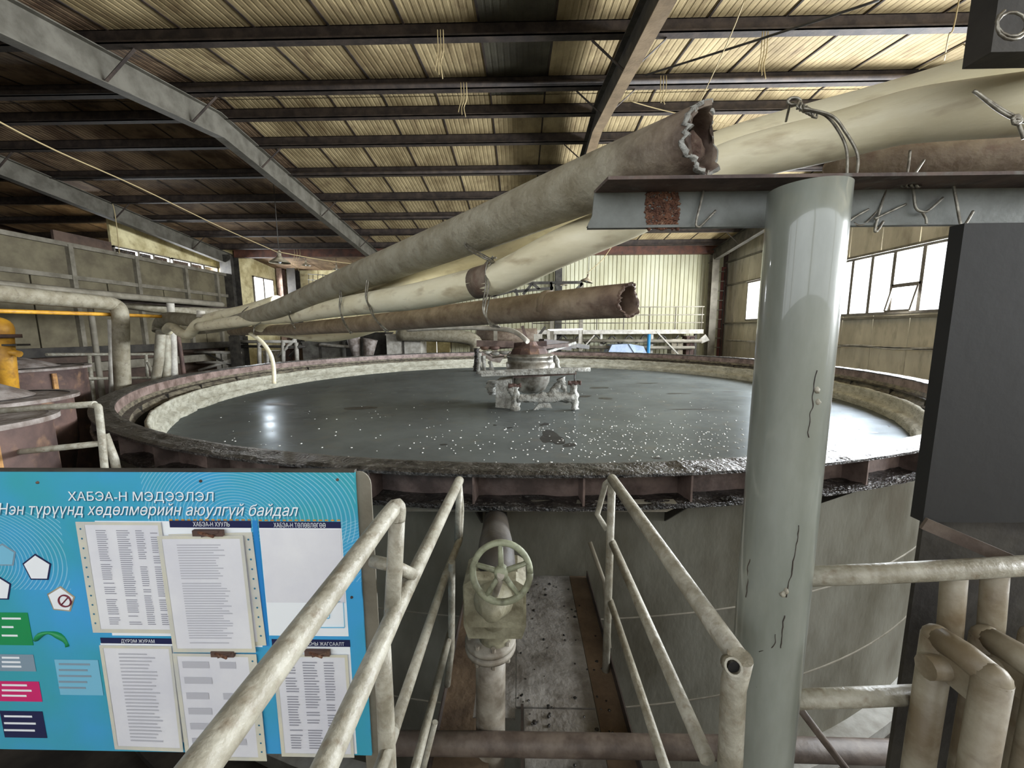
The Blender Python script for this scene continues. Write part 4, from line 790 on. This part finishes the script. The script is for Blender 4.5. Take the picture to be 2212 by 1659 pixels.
# ------------------------------------------------------------------ handrails of the walkway
rr_ = .021
hr = thing('handrail', 'right grey pipe handrail of the walkway ending at the round column', 'railing', (.42, 1.7, 0))
ZT = .95
XRr = .415; yb, yf = .735, 1.70
near_post_x = .44
def T(name, pts, par, r=rr_, m=M_RAIL, **kw): return part(name, G().tube(pts, r, 14, wob=.05, **kw), m, par)
e_ = AZ(1592, 1418, ZT); f_ = AZ(1322, 1034, ZT)
T('top_rail', [f_, e_], hr, .0215)
fp = f_+Vector((0, 0, -.015)); T('end_post', [fp, Vector((fp.x-.002, fp.y, -.0))], hr, .017)
T('end_loop', [f_, AY(1308, 1045, f_.y+.05), AY(1290, 1111, f_.y+.06), AY(1311, 1145, f_.y+.02)], hr, .013)
m0 = AY(1322, 1171, f_.y); m1 = AY(1528, 1640, .76); T('middle_rail', [m0, m1], hr, .017)
l0 = AY(1318, 1298, f_.y); l1 = AZ(1437, 1659, l0.z); T('lower_rail', [l0, l1+(l1-l0)*.35], hr, .015)
T('near_post', [e_+Vector((0, -.01, .01)), AY(1584, 1480, e_.y), AY(1576, 1659, e_.y), AY(1570, 1900, e_.y)], hr, .0235)
T('open_pipe_end', [e_+Vector((-.015, 0, -.015)), AY(1585, 1441, e_.y-.045)], hr, .016, M_RAIL, hollow=.75)
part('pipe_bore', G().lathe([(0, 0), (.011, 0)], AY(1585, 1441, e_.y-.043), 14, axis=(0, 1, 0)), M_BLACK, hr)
part('lower_brace', G().tube([AY(1274, 1171, 2.05), AY(1306, 1260, 1.95), AY(1316, 1400, 1.75)], .012, 10), M_STEELG, hr)
hl = thing('handrail', 'left grey pipe handrail of the walkway beside the valve', 'railing', (-.28, 1.7, 0))
a_ = AZ(992, 1038, ZT); b_ = AZ(850, 1330, ZT-.002); c_ = AZ(700, 1659, ZT)
T('top_rail', [a_, b_, c_, c_+(c_-b_)*.5], hl, .0205)
T('end_post', [a_+Vector((0, 0, -.015)), AY(988, 1170, a_.y)], hl, .014); T('end_loop', [a_, AY(997, 1100, a_.y+.05), AY(994, 1165, a_.y+.03), AY(990, 1180, a_.y)], hl, .012)
q0, q1 = AY(992, 1167, a_.y), AY(964, 1238, 1.45); n_ = AZ(849, 1580, q0.z); T('middle_rail', [q0, q1, n_], hl, .015); T('middle_rail', [n_, n_+(n_-q1)*.5], hl, .015)
q0 = AY(976, 1353, a_.y-.1); q1 = AZ(897, 1659, q0.z); T('lower_rail', [q0, q1, q1+(q1-q0)*.3], hl, .014)
T('far_post', [AY(976, 1214, 1.45), AY(975, 1400, 1.5), AY(966, 1480, 1.5)], hl, .014)
T('near_post', [AY(824, 1385, b_.y-.06), AY(832, 1520, b_.y-.06), AY(838, 1659, b_.y-.06), AY(845, 1800, b_.y-.06)], hl, .019)
T('thin_stay', [AY(940, 1560, 1.2), AY(915, 1659, 1.2), AY(890, 1780, 1.2)], hl, .010)
h2 = thing('handrail', 'thick pale handrail slanting in front of the blue notice board', 'railing', (-.29, .8, 0))
zA = 1.2; s0 = AZ(850, 1097, zA); s1 = AZ(430, 1659, zA)
T('top_rail', spline([AY(858, 1125, s0.y), AY(858, 1095, s0.y), s0+(s1-s0)*.05, s0.lerp(s1, .5), s1, s1+(s1-s0)*.35], 4), h2, .0185)
T('post', [AY(858, 1108, s0.y), AY(853, 1220, s0.y), AY(846, 1335, s0.y-.0)], h2, .0185)
T('side_stub', [AY(805, 1212, s0.y+.08), AY(850, 1222, s0.y+.05), AY(892, 1242, s0.y+.10)], h2, .015)
solo('toe_pipe', G().tube([AY(830, 1605, 1.25), AY(1050, 1607, 1.25), AY(1300, 1611, 1.25), AY(1600, 1616, 1.25), AY(1960, 1626, 1.25)], .037, 16, wob=.04), M_RAILD, 'dark horizontal pipe crossing the foot of the walkway', 'pipe')
# right hand rails and radiator
YR = .80
railing('guard_rail', 'two pale horizontal rails right of the column by the radiator', [[AY(1700, 1247, YR+.03), AY(1900, 1239, YR), AY(2100, 1229, YR), AY(2350, 1214, YR)], [AY(1690, 1511, YR+.03), AY(1850, 1506, YR+.03), AY(1990, 1500, YR+.03)]], [], .0205, M_RAIL)
solo('stair_rod', G().tube([AY(1724, 1526, 1.0), AY(1780, 1600, 1.0), AY(1850, 1690, 1.0)], .010, 10), M_RAILD, 'thin slanting rod under the lower guard rail', 'rod')
for i, px in enumerate((2062, 2150)): solo('radiator_pipe', G().tube([AY(px, 1232, YR+.012), AY(px-8, 1335, YR+.012), AY(px-18, 1460, YR+.012)], .021, 16), M_RADI, '%s of the two short upright pipes above the radiator' % ('left' if i == 0 else 'right'), 'pipe')
rad = thing('radiator', 'old cast iron column radiator in the bottom right corner', 'radiator', (.95, .74, .1))
zrt = AY(2020, 1330, .79).z; xr0 = AY(2022, 1400, .79).x
for k in range(6):
    X_ = xr0+k*.105; top = zrt-.02
    g = G()
    for Y_ in (.79, .69):
        g.tube([(X_, Y_, .12), (X_, Y_, top-.03)], .027, 18)
        g.lathe([(.027, -.005), (.025, .008), (.018, .018), (.009, .024), (0, .026)], (X_, Y_, top-.03), 18)
    g.tube([(X_, .79, top-.031), (X_, .74, top-.026), (X_, .69, top-.031)], .0255, 16)
    g.box((X_-.016, .70, top-.10), (X_+.016, .78, top-.03)); g.box((X_-.012, .70, .12), (X_+.012, .78, .2))
    part('radiator_section', g, M_RADI, rad)
    part('nipple', G().tube([(X_-.05, .76, top-.075), (X_+.06, .76, top-.075)], .024, 12), M_RADI, rad)
# dark steel panel at right
YP = .90
px0, pzt, pzb = AY(2084, 482, YP).x, AY(2085, 482, YP).z, AY(2000, 1128, YP).z
dp = thing('steel_screen', 'tall dark steel panel standing at the right edge', 'panel', (px0, YP, 0))
part('upper_sheet', G().box((px0, YP, pzb), (1.9, YP+.01, pzt)), M_PANEL, dp)
part('lower_sheet', G().box((AY(1984, 1210, YP+.06).x, YP+.06, -1.8), (1.9, YP+.07, pzb+.02)), M_STEELP, dp)
part('edge_fold', G().box((px0, YP+.01, pzb), (px0+.006, YP+.03, pzt)), M_PANEL, dp)
part('bottom_brace', G().bar(AY(1995, 1130, YP-.01), AY(2200, 1218, YP-.05), .008, .028), M_RAILD, dp)
solo('ceiling_post', G().box((AD(2148, 60, .75).x, AD(2148, 60, .75).y, AD(2148, 108, .75).z), (AD(2148, 60, .75).x+.25, AD(2148, 60, .75).y+.05, 3.2)), M_DARKM, 'black steel hanger in the top right corner', 'post')
solo('wire_coil', G().tube([AD(2185+32*math.cos(a*.5), 60+28*math.sin(a*.5)-a*.6, .68) for a in range(22)], .0025, 6), M_WIRE, 'loose coil of wire in the top right corner', 'wire')
# ------------------------------------------------------------------ valve and its pipe
YV = 1.33
vx = AY(1058, 1500, YV).x; vt = thing('gate_valve', 'grey green gate valve with spoked handwheel beside the walkway', 'valve', (vx, YV, 0))
def zv(py, Y=YV): return AY(1060, py, Y).z
vx2 = AY(1072, 1290, YV).x
solo('valve_pipe', G().tube([(vx, YV, -.9), (vx, YV, .0), (vx+.003, YV, zv(1500)), (vx+.006, YV, zv(1408))], .056, 24, wob=.02), M_PIPEV, 'pale grey vertical pipe dropping from the gate valve', 'pipe')
fl = zv(1392)
for z in (fl, fl+.026): part('flange', G().lathe([(0, -.010), (.092, -.010), (.095, 0), (.092, .010), (0, .010)], (vx+.006, YV, z), 32), M_PIPEV, vt)
for k in range(8):
    a = 2*PI*k/8+.2; part('bolt', G().lathe([(0, -.03), (.009, -.03), (.009, .05), (0, .05)], (vx+.006+.078*math.cos(a), YV+.078*math.sin(a), fl), 6, smooth=False), M_PIPEV, vt)
bz = zv(1300); part('neck', G().lathe([(.062, fl+.03), (.062, fl+.06), (.085, fl+.11), (.10, fl+.15)], (vx2-.004, YV, 0), 24), M_VALVE, vt)
zb_, zt_ = fl+.10, zv(1222)
def oct_(hw, y0, y1, z0, z1, ch):
    return [(vx2-hw+ch*.3, y0, z0), (vx2+hw-ch*.3, y0, z0), (vx2+hw, y0, z0+ch), (vx2+hw, y0, z1-ch*.4), (vx2+hw-ch*.6, y0, z1), (vx2-hw+ch*.6, y0, z1), (vx2-hw, y0, z1-ch*.4), (vx2-hw, y0, z0+ch)]
part('body', G().prism(oct_(.108, YV-.09, 0, zb_, zt_, .05), (0, .16, 0)), M_VALVE, vt)
part('bonnet', G().prism(oct_(.098, YV-.13, 0, zt_-.14, zt_+.03, .04), (0, .05, 0)), M_VALVE, vt)
part('front_bulge', G().lathe([(.07, -.02), (.065, .03), (.045, .06), (.03, .10), (0, .105)], (vx2, YV-.11, zt_-.04), 20, axis=(0, -1, .12)), M_VALVE, vt)
wc = AY(1083, 1236, YV-.27); ax = Vector((-.02, -1, .22)).normalized(); ex = Vector((1, 0, 0)); ex = (ex-ax*ex.dot(ax)).normalized(); ez = ex.cross(ax)
part('stem', G().tube([Vector((vx2, YV-.12, zt_-.05)), wc+ax*.02], .011, 12), M_PIPEV, vt)
R_ = .083
wheel = part('handwheel', G().tube([wc+(ex*math.cos(a/40*2*PI)+ez*math.sin(a/40*2*PI))*R_ for a in range(41)], .0095, 10, wob=.05), M_WHEEL, vt)
for k in range(5):
    a = 2*PI*k/5+.9; part('spoke', G().tube([wc, wc+(ex*math.cos(a)+ez*math.sin(a))*R_], [.009, .007], 8), M_WHEEL, wheel)
part('hub', G().lathe([(0, -.014), (.02, -.012), (.02, .012), (.011, .018), (0, .018)], wc, 16, axis=ax), M_WHEEL, wheel)
tp = AY(1072, 1112, 2.38)
solo('outlet_pipe', G().tube(spline([tp+Vector((0, .12, .0)), tp, AY(1071, 1150, 1.85), AY(1071, 1175, 1.55), Vector((vx2, YV+.02, zt_+.0)), Vector((vx2, YV+.02, zt_-.08))], 6), .07, 22), mat('dark_outlet', (76, 70, 62), (48, 43, 38), .6), 'short dark outlet elbow between tank wall and valve', 'pipe')
solo('ledge_plank', G().prism([AY(868, 1090, 2.2), AY(1462, 1086, 2.16), AY(1458, 1098, 2.16), AY(1440, 1106, 2.16), AY(870, 1105, 2.2)], (0, .05, 0)), M_STEELG, 'weathered grey plank under the tank rim above the valve', 'plank')
# ------------------------------------------------------------------ notice board
YB = .95
def B(px, py, off=.0): return AY(px, py, YB-off)
tl, br = B(-220, 1018), B(805, 1632); bx1 = B(766, 1020).x
nb = thing('notice_board', 'blue printed safety notice board hung with papers, lower left', 'sign', ((tl.x+bx1)/2, YB, br.z))
part('panel', G().box((tl.x, YB, br.z), (bx1, YB+.006, tl.z)), M_BOARD, nb)
g = G(); fx0, fx1 = bx1, B(797, 1020).x; pts = [(fx0-.02, YB+.008, br.z-.4), (fx1, YB+.008, br.z-.4)]
for k in range(6): a = k/5*PI/2; pts.append((fx1-.03+.03*math.cos(a), YB+.008, tl.z-.035+.035*math.sin(a)))
pts.append((fx0-.02, YB+.008, tl.z)); part('side_post', G().prism(pts, (0, .004, 0)), M_STEELG, nb)
part('top_edge', G().box((tl.x, YB-.001, tl.z), (bx1, YB+.012, tl.z+.006)), M_STEELP, nb)
for px, py in ((434, 1039), (729, 1036), (760, 1290), (82, 1042)): part('screw', G().lathe([(0, .004), (.003, .003), (.004, 0)], B(px, py), 8, axis=(0, -1, 0)), M_RUSTD, nb)
def txt(body, x0, x1, y0, y1, m, par=nb, off=.0015, shear=0, bold=0): p, q = B(x0, y0), B(x1, y0); h = p.z-B(x0, y1).z; part('lettering', text_geo(body, p, q.x-p.x, h, YB-off, shear, bold), m, par)
txt('ХАБЭА-Н МЭДЭЭЛЭЛ', 145, 462, 1061, 1085, M_WHITE, shear=.12, bold=.006)
txt('ХАБЭА-Н МЭДЭЭЛЭЛ', 147, 464, 1063, 1087, M_SHADOWP, shear=.12, bold=.006, off=.001)
txt('Нэн түрүүнд хөдөлмөрийн аюулгүй байдал', -6, 644, 1085, 1118, M_WHITE, shear=.35, bold=.004)
txt('Нэн түрүүнд хөдөлмөрийн аюулгүй байдал', -4, 646, 1087, 1120, M_SHADOWP, shear=.35, bold=.004, off=.001)
def quad(x0, x1, y0, y1, off, rot=0):
    p, q = B(x0, y0), B(x1, y0); zb__ = B(x0, y1).z; c = Vector(((p.x+q.x)/2, 0, p.z)); out = []
    for X_, Z_ in ((p.x, p.z), (q.x, p.z), (q.x, zb__), (p.x, zb__)):
        dx, dz = X_-c.x, Z_-c.z; out.append(Vector((c.x+dx*math.cos(rot)-dz*math.sin(rot), YB-off, c.z+dx*math.sin(rot)+dz*math.cos(rot))))
    return out
def flat(name, x0, x1, y0, y1, m, par=nb, off=.0008, rot=0): return part(name, G().prism(quad(x0, x1, y0, y1, off, rot), (0, .0004, 0)), m, par)
flat('printed_header', 366, 542, 1124, 1139, M_NAVY, off=.001); txt('ХАБЭА-Н ХУУЛЬ', 418, 497, 1126, 1136, M_WHITE, off=.0026, bold=.006)
flat('printed_header', 559, 736, 1126, 1140, M_NAVY, off=.001); txt('ХАБЭА-Н ТӨЛӨВЛӨГӨӨ', 592, 704, 1128, 1138, M_WHITE, off=.0026, bold=.006)
flat('printed_header', 217, 372, 1377, 1389, M_NAVY, off=.001); txt('ДҮРЭМ ЖУРАМ', 263, 335, 1379, 1388, M_WHITE, off=.0026, bold=.006)
flat('printed_header', 587, 756, 1380, 1395, M_NAVY, off=.001); txt('ШУУРХАЙ УТАСНЫ ЖАГСААЛТ', 600, 744, 1382, 1392, M_WHITE, off=.0026, bold=.006)
flat('printed_frame', 366, 542, 1139, 1395, M_WHITE); flat('printed_frame', 560, 738, 1140, 1372, M_WHITE); flat('printed_frame', 205, 372, 1125, 1372, M_WHITE, off=.0004); flat('printed_frame', 217, 372, 1389, 1600, M_WHITE, off=.0005); flat('printed_frame', 587, 756, 1395, 1625, M_WHITE, off=.0005)
flat('printed_stripe', 545, 556, 1124, 1395, plain('strip_blue', (40, 130, 200), .5))
g = G()
for k in range(14): g.prism(quad(366+k*13, 366+k*13+7, 1121, 1124, .0012), (0, .0003, 0))
for k in range(14): g.prism(quad(559+k*13, 559+k*13+7, 1122, 1125, .0012), (0, .0003, 0))
part('dashed_border', g, M_YEL, nb, kind='stuff')
g = G()
for a in ([(700, 1335), (712, 1335), (712, 1310)], [(712, 1310), (735, 1298)], [(690, 1340), (690, 1355), (720, 1355)], [(720, 1355), (745, 1355), (742, 1300)]):
    for p, q in zip(a[:-1], a[1:]): g.bar(B(*p, .0015), B(*q, .0015), .0006, .006, up=(0, -1, 0))
part('printed_plan', g, M_LBLUE, nb)
def pent(px, py, r, m1, m2, rot=0, rim=1.14):
    c = B(px, py); s2 = .95/F*1.05
    for k, (rr2, m_, off) in enumerate(((r*rim, m1, .0009), (r, m2, .0016))): part('printed_pentagon', G().prism([c+Vector((math.sin(a+rot)*rr2*s2, -off, math.cos(a+rot)*rr2*s2)) for a in [2*PI*j/5 for j in range(5)]], (0, .0004, 0)), m_, nb)
pent(82, 1227, 31, M_NAVY, M_WHITE); pent(133, 1295, 30, M_LAMP, M_WHITE, .1); pent(-4, 1270, 31, M_NAVY, M_WHITE); pent(10, 1200, 26, M_GREYP, M_LBLUE)
c = B(142, 1297); part('no_entry_ring', G().tube([c+Vector((.0165*math.cos(a/24*2*PI), -.002, .0165*math.sin(a/24*2*PI))) for a in range(25)], .0022, 5).tube([c+Vector((-.011, -.002, -.011)), c+Vector((.011, -.002, .011))], .0018, 5), M_MAROON, nb, 'dark red prohibition ring')
c = B(112, 1395); part('green_arc', G().tube([c+Vector((.045*math.cos(a), -.0005, .04*math.sin(a))) for a in [PI*.85-k*PI*.85/12 for k in range(13)]], [.006+.002*math.sin(k) for k in range(13)], 6), M_GREEN, nb)
for nm, a in (('green_box', (-60, 60, 1322, 1392, M_GREEN)), ('grey_box', (-60, 72, 1412, 1448, M_GREYP)), ('pink_box', (-60, 84, 1470, 1513, M_PINKP)), ('navy_box', (0, 92, 1535, 1592, M_NAVY)), ('pale_box', (118, 212, 1424, 1500, M_LBLUE))):
    flat(nm, *a, off=.001)
    g = G()
    for k in range(3 if nm != 'pale_box' else 5):
        y0 = a[2]+(a[3]-a[2])*(k+.6)/(3.8 if nm != 'pale_box' else 6); g.prism(quad(max(a[0], -5)+10, a[1]-random.randint(14, 30), y0, y0+4, .0016), (0, .0003, 0))
    part('box_lettering', g, M_WHITE if nm != 'pale_box' else M_GREYP, nb)
# papers hung on the board
random.seed(3)
def sheet(x0, x1, y0, y1, off, label, rows, cols, rot=0, holes_side=None, curl=.0, m=M_PAPER, sleeve=True, ink=M_INK):
    Q = quad(x0, x1, y0, y1, off, rot); t = thing('paper_sheet', label, 'paper', (Q[0]+Q[2])/2, 'papers hung on the blue notice board')
    def pt(u, v_, o=0): return (Q[0].lerp(Q[1], u)).lerp(Q[3].lerp(Q[2], u), v_)+Vector((0, -o-curl*(v_**2)*(.4+u), 0))
    n = 8; g = G(); vs = [pt(i/n, j/n) for j in range(n+1) for i in range(n+1)]; fs = [(j*(n+1)+i, j*(n+1)+i+1, (j+1)*(n+1)+i+1, (j+1)*(n+1)+i) for j in range(n) for i in range(n)]
    g.add(vs, fs, True); g.add([v+Vector((0, .0004, 0)) for v in vs], [f[::-1] for f in fs], True); part('page', g, m, t)
    u0, u1 = (.12, .98) if holes_side == 'l' else ((.02, .88) if holes_side == 'r' else (.06, .94))
    if sleeve:
        sg = G()
        for a, b, c_, d in ((0, 0, 1, .025), (0, .965, 1, 1), (0, .025, .05 if holes_side != 'l' else .1, .965), (.96 if holes_side != 'r' else .9, .025, 1, .965)): sg.add([pt(a, b, .0007), pt(c_, b, .0007), pt(c_, d, .0007), pt(a, d, .0007)], [(0, 1, 2, 3)])
        part('sleeve_edge', sg, M_SLEEVE, t)
    if holes_side:
        hg = G(); u = .05 if holes_side == 'l' else .95
        for k in range(11):
            c_ = pt(u, .06+k*.085, .0012); hg.lathe([(0, 0), (.0028, 0)], c_, 8, axis=(0, -1, 0))
        part('punched_holes', hg, M_SHADOWP, t)
    if rows:
        lg = G()
        for r__ in range(rows):
            v_ = .07+.86*r__/rows
            for (ca, cb2) in cols:
                if random.random() < .07: continue
                wa = ca+(u1-u0)*0; L_ = (cb2-ca)*random.uniform(.72, 1); A_ = pt(u0+(u1-u0)*ca, v_, .0011); B_ = pt(u0+(u1-u0)*(ca+L_), v_, .0011); C_ = pt(u0+(u1-u0)*(ca+L_), v_+.42/rows*.86, .0011); D_ = pt(u0+(u1-u0)*ca, v_+.42/rows*.86, .0011); lg.add([A_, B_, C_, D_], [(0, 1, 2, 3)])
        part('printed_lines', lg, ink, t, kind='stuff')
    return t
sheet(166, 350, 1126, 1364, .003, 'list paper in a punched sleeve, top left of the papers', 46, [(.12, .28), (.40, .58), (.66, .78), (.86, .97)], holes_side='l')
sheet(366, 546, 1150, 1392, .003, 'sleeved sheet half hidden behind the clipped letter, holes on its right', 0, [], rot=.03, holes_side='r')
sheet(346, 530, 1153, 1402, .009, 'typed letter hanging from the rusty clip in the middle', 40, [(.18, .82)], rot=.01, holes_side=None, ink=M_INK2)
sheet(217, 372, 1392, 1614, .003, 'crumpled faint sheet in a shiny sleeve, bottom left', 26, [(.22, .8)], curl=.004, ink=M_INK2)
sheet(376, 556, 1408, 1636, .005, 'sheet with a table and faint drawing, bottom middle', 6, [(.1, .5), (.62, .9)], holes_side='r', ink=M_INK2)
sheet(590, 752, 1410, 1630, .004, 'phone list paper with three columns, bottom right', 34, [(.10, .30), (.38, .62), (.70, .86)], holes_side=None)
sheet(562, 736, 1142, 1300, .002, 'blank white sheet under the right heading', 0, [], sleeve=False)
def clip(px, py, w_, label, off=.013):
    t = thing('rusty_clip', label, 'clip', B(px, py)); c = B(px, py, off); s2 = .95/F
    part('jaw', G().cb(c, (w_*s2, .008, 14*s2)), M_RUSTD, t); part('lever', G().bar(c+Vector((-w_*.3*s2, -.004, .004)), c+Vector((w_*.25*s2, -.008, -.006)), .004, .006), M_RUST, t); part('lever', G().bar(c+Vector((-w_*.2*s2, -.004, -.008)), c+Vector((w_*.4*s2, -.006, .006)), .003, .004), M_RUSTD, t)
clip(450, 1151, 70, 'rusty spring clip gripping the typed letter'); clip(482, 1412, 56, 'brown clip on top of the bottom middle sheet', .009); clip(686, 1410, 60, 'brown clip on top of the phone list', .008)
# ------------------------------------------------------------------ lamps, cords, rags in the roof
def lamp(px, py, Y, s2, label, tilt=0):
    p = AY(px, py, Y); t = thing('pendant_lamp', label, 'lamp', p); ax_ = Vector((tilt, 0, 1)).normalized()
    part('shade', G().lathe([(.42*s2, -.12*s2), (.40*s2, -.08*s2), (.12*s2, .12*s2), (.07*s2, .22*s2)], p, 20, axis=ax_), M_LAMP, t); part('socket', G().lathe([(.08*s2, .2*s2), (.09*s2, .34*s2), (.03*s2, .42*s2), (0, .42*s2)], p, 12, axis=ax_), M_LAMP, t)
    part('bulb', G().lathe([(0, -.14*s2), (.07*s2, -.1*s2), (.08*s2, 0), (.04*s2, .1*s2)], p, 12, axis=ax_), M_WHITE, t)
    part('cord', G().tube([p+ax_*.4*s2, p+Vector((tilt*.3, 0, (roof(Y)+.01-p.z)))], .01, 6), M_STEELP, t)
lamp(604, 562, 12.5, .72, 'dusty cone lamp hanging before the far left corner'); lamp(661, 571, 19.5, .5, 'flat cone lamp left of two before the cream wall'); lamp(727, 580, 19.5, .45, 'cone lamp right of two before the cream wall'); lamp(1268, 605, 15, .55, 'tilted bell lamp before the corrugated wall', .25); lamp(1218, 614, 17.5, .4, 'small faint lamp left of the bell lamp'); lamp(925, 580, 18, .45, 'white disc lamp between the pipes')
def cord(pts, label, r=.01, m=M_ROPE, cat='cord'): return solo('cord', G().tube(spline(pts, 5), r, 6), m, label, cat)
cord([AY(-30, 248, 5), AY(120, 325, 6), AY(300, 405, 8), AY(480, 492, 10.5), AY(600, 545, 12.4)], 'long pale cord slanting from upper left to the cone lamp', .012)
cord([AY(606, 545, 12.4), AY(700, 562, 14), AY(780, 572, 16), AY(850, 580, 17)], 'cord running right from the cone lamp', .014)
cord([AY(1268, 590, 15), AY(1300, 562, 15), AY(1320, 535, 15), AY(1345, 500, 14.5)], 'thin cord rising right from the bell lamp', .012)
cord([AY(1608, 0, 4.3), AY(1570, 95, 5), AY(1505, 235, 7)], 'fine tan cord hanging beside the central rafter', .006)
cord([AY(1395, 162, 6), AY(1640, 85, 5), AY(1900, 0, 4.3)], 'dark rod slanting under the bright roof panels', .014, M_STEELP, 'rod')
cord([AY(1360, 218, 7.0), AY(1440, 240, 7.2), AY(1600, 275, 7.4)], 'thin pale wire crossing right of the central rafter', .008)
cord([Vector((AY(2066, 20, 4.85).x, 4.8, roof(4.8)-.2)), AY(2062, 50, 4.7), AY(2050, 75, 4.7), AY(2040, 130, 5.0)], 'short cord hanging at the upper right', .006)
cord([AY(1985, 150, 3.0), AY(2080, 95, 2.9), AY(2130, 72, 2.9), Vector((4.3, 3.2, roof(3.2)-.2))], 'thin cord near the top right corner', .005)
cord([AY(243, 440, 12.95), AY(247, 455, 12.9), AY(252, 490, 12.9), AY(258, 548, 12.9)], 'short cord hanging before the olive partition', .012)
for i, (px, py, Y, h) in enumerate([(950, 115, 5.7, 55), (1000, 218, 7.2, 35), (1648, 120, 5.6, 50), (1430, 205, 7.0, 20), (640, 556, 18.15, 30), (1650, 45, 4.8, 0)]):
    if not h: continue
    g = G()
    for k in range(3): g.tube(spline([AY(px+k*6-4, py-5, Y)*1.0+Vector((0, 0, .25)), AY(px+k*6-4, py-5, Y), AY(px+k*5-8, py+h*.4, Y), AY(px+k*8-10, py+h*(.7+.15*k), Y)], 3), .007, 5, wob=.6)
    solo('hanging_rag', g, M_ROPE, ['pale shreds hanging from the roof near the middle', 'shreds hanging from the third purlin', 'long shred hanging among the bright panels', 'small tuft beside the central rafter', 'pale strip hanging right of the cone lamp'][i], 'rag')
# cable run on the right wall, paper on the corner
g = G()
for k in range(4): g.tube(spline([Vector((9.22, y_, 1.13+.02*math.sin(y_*3+k*2)+.012*k)) for y_ in range(4, 19)], 3), .018, 6)
solo('cable_bundle', g, M_WHITEP, 'bundle of pale cables running along the right wall', 'cable')
solo('paper_flag', G().prism([AY(1508, 735, 17.4), AY(1524, 722, 17.4), AY(1533, 735, 17.4), AY(1516, 742, 17.4)], (0, .05, 0)), M_WHITEP, 'crumpled white sheet at the foot of the corner column', 'paper')
for o in bpy.data.objects:
    if '_o' in o: del o['_o']
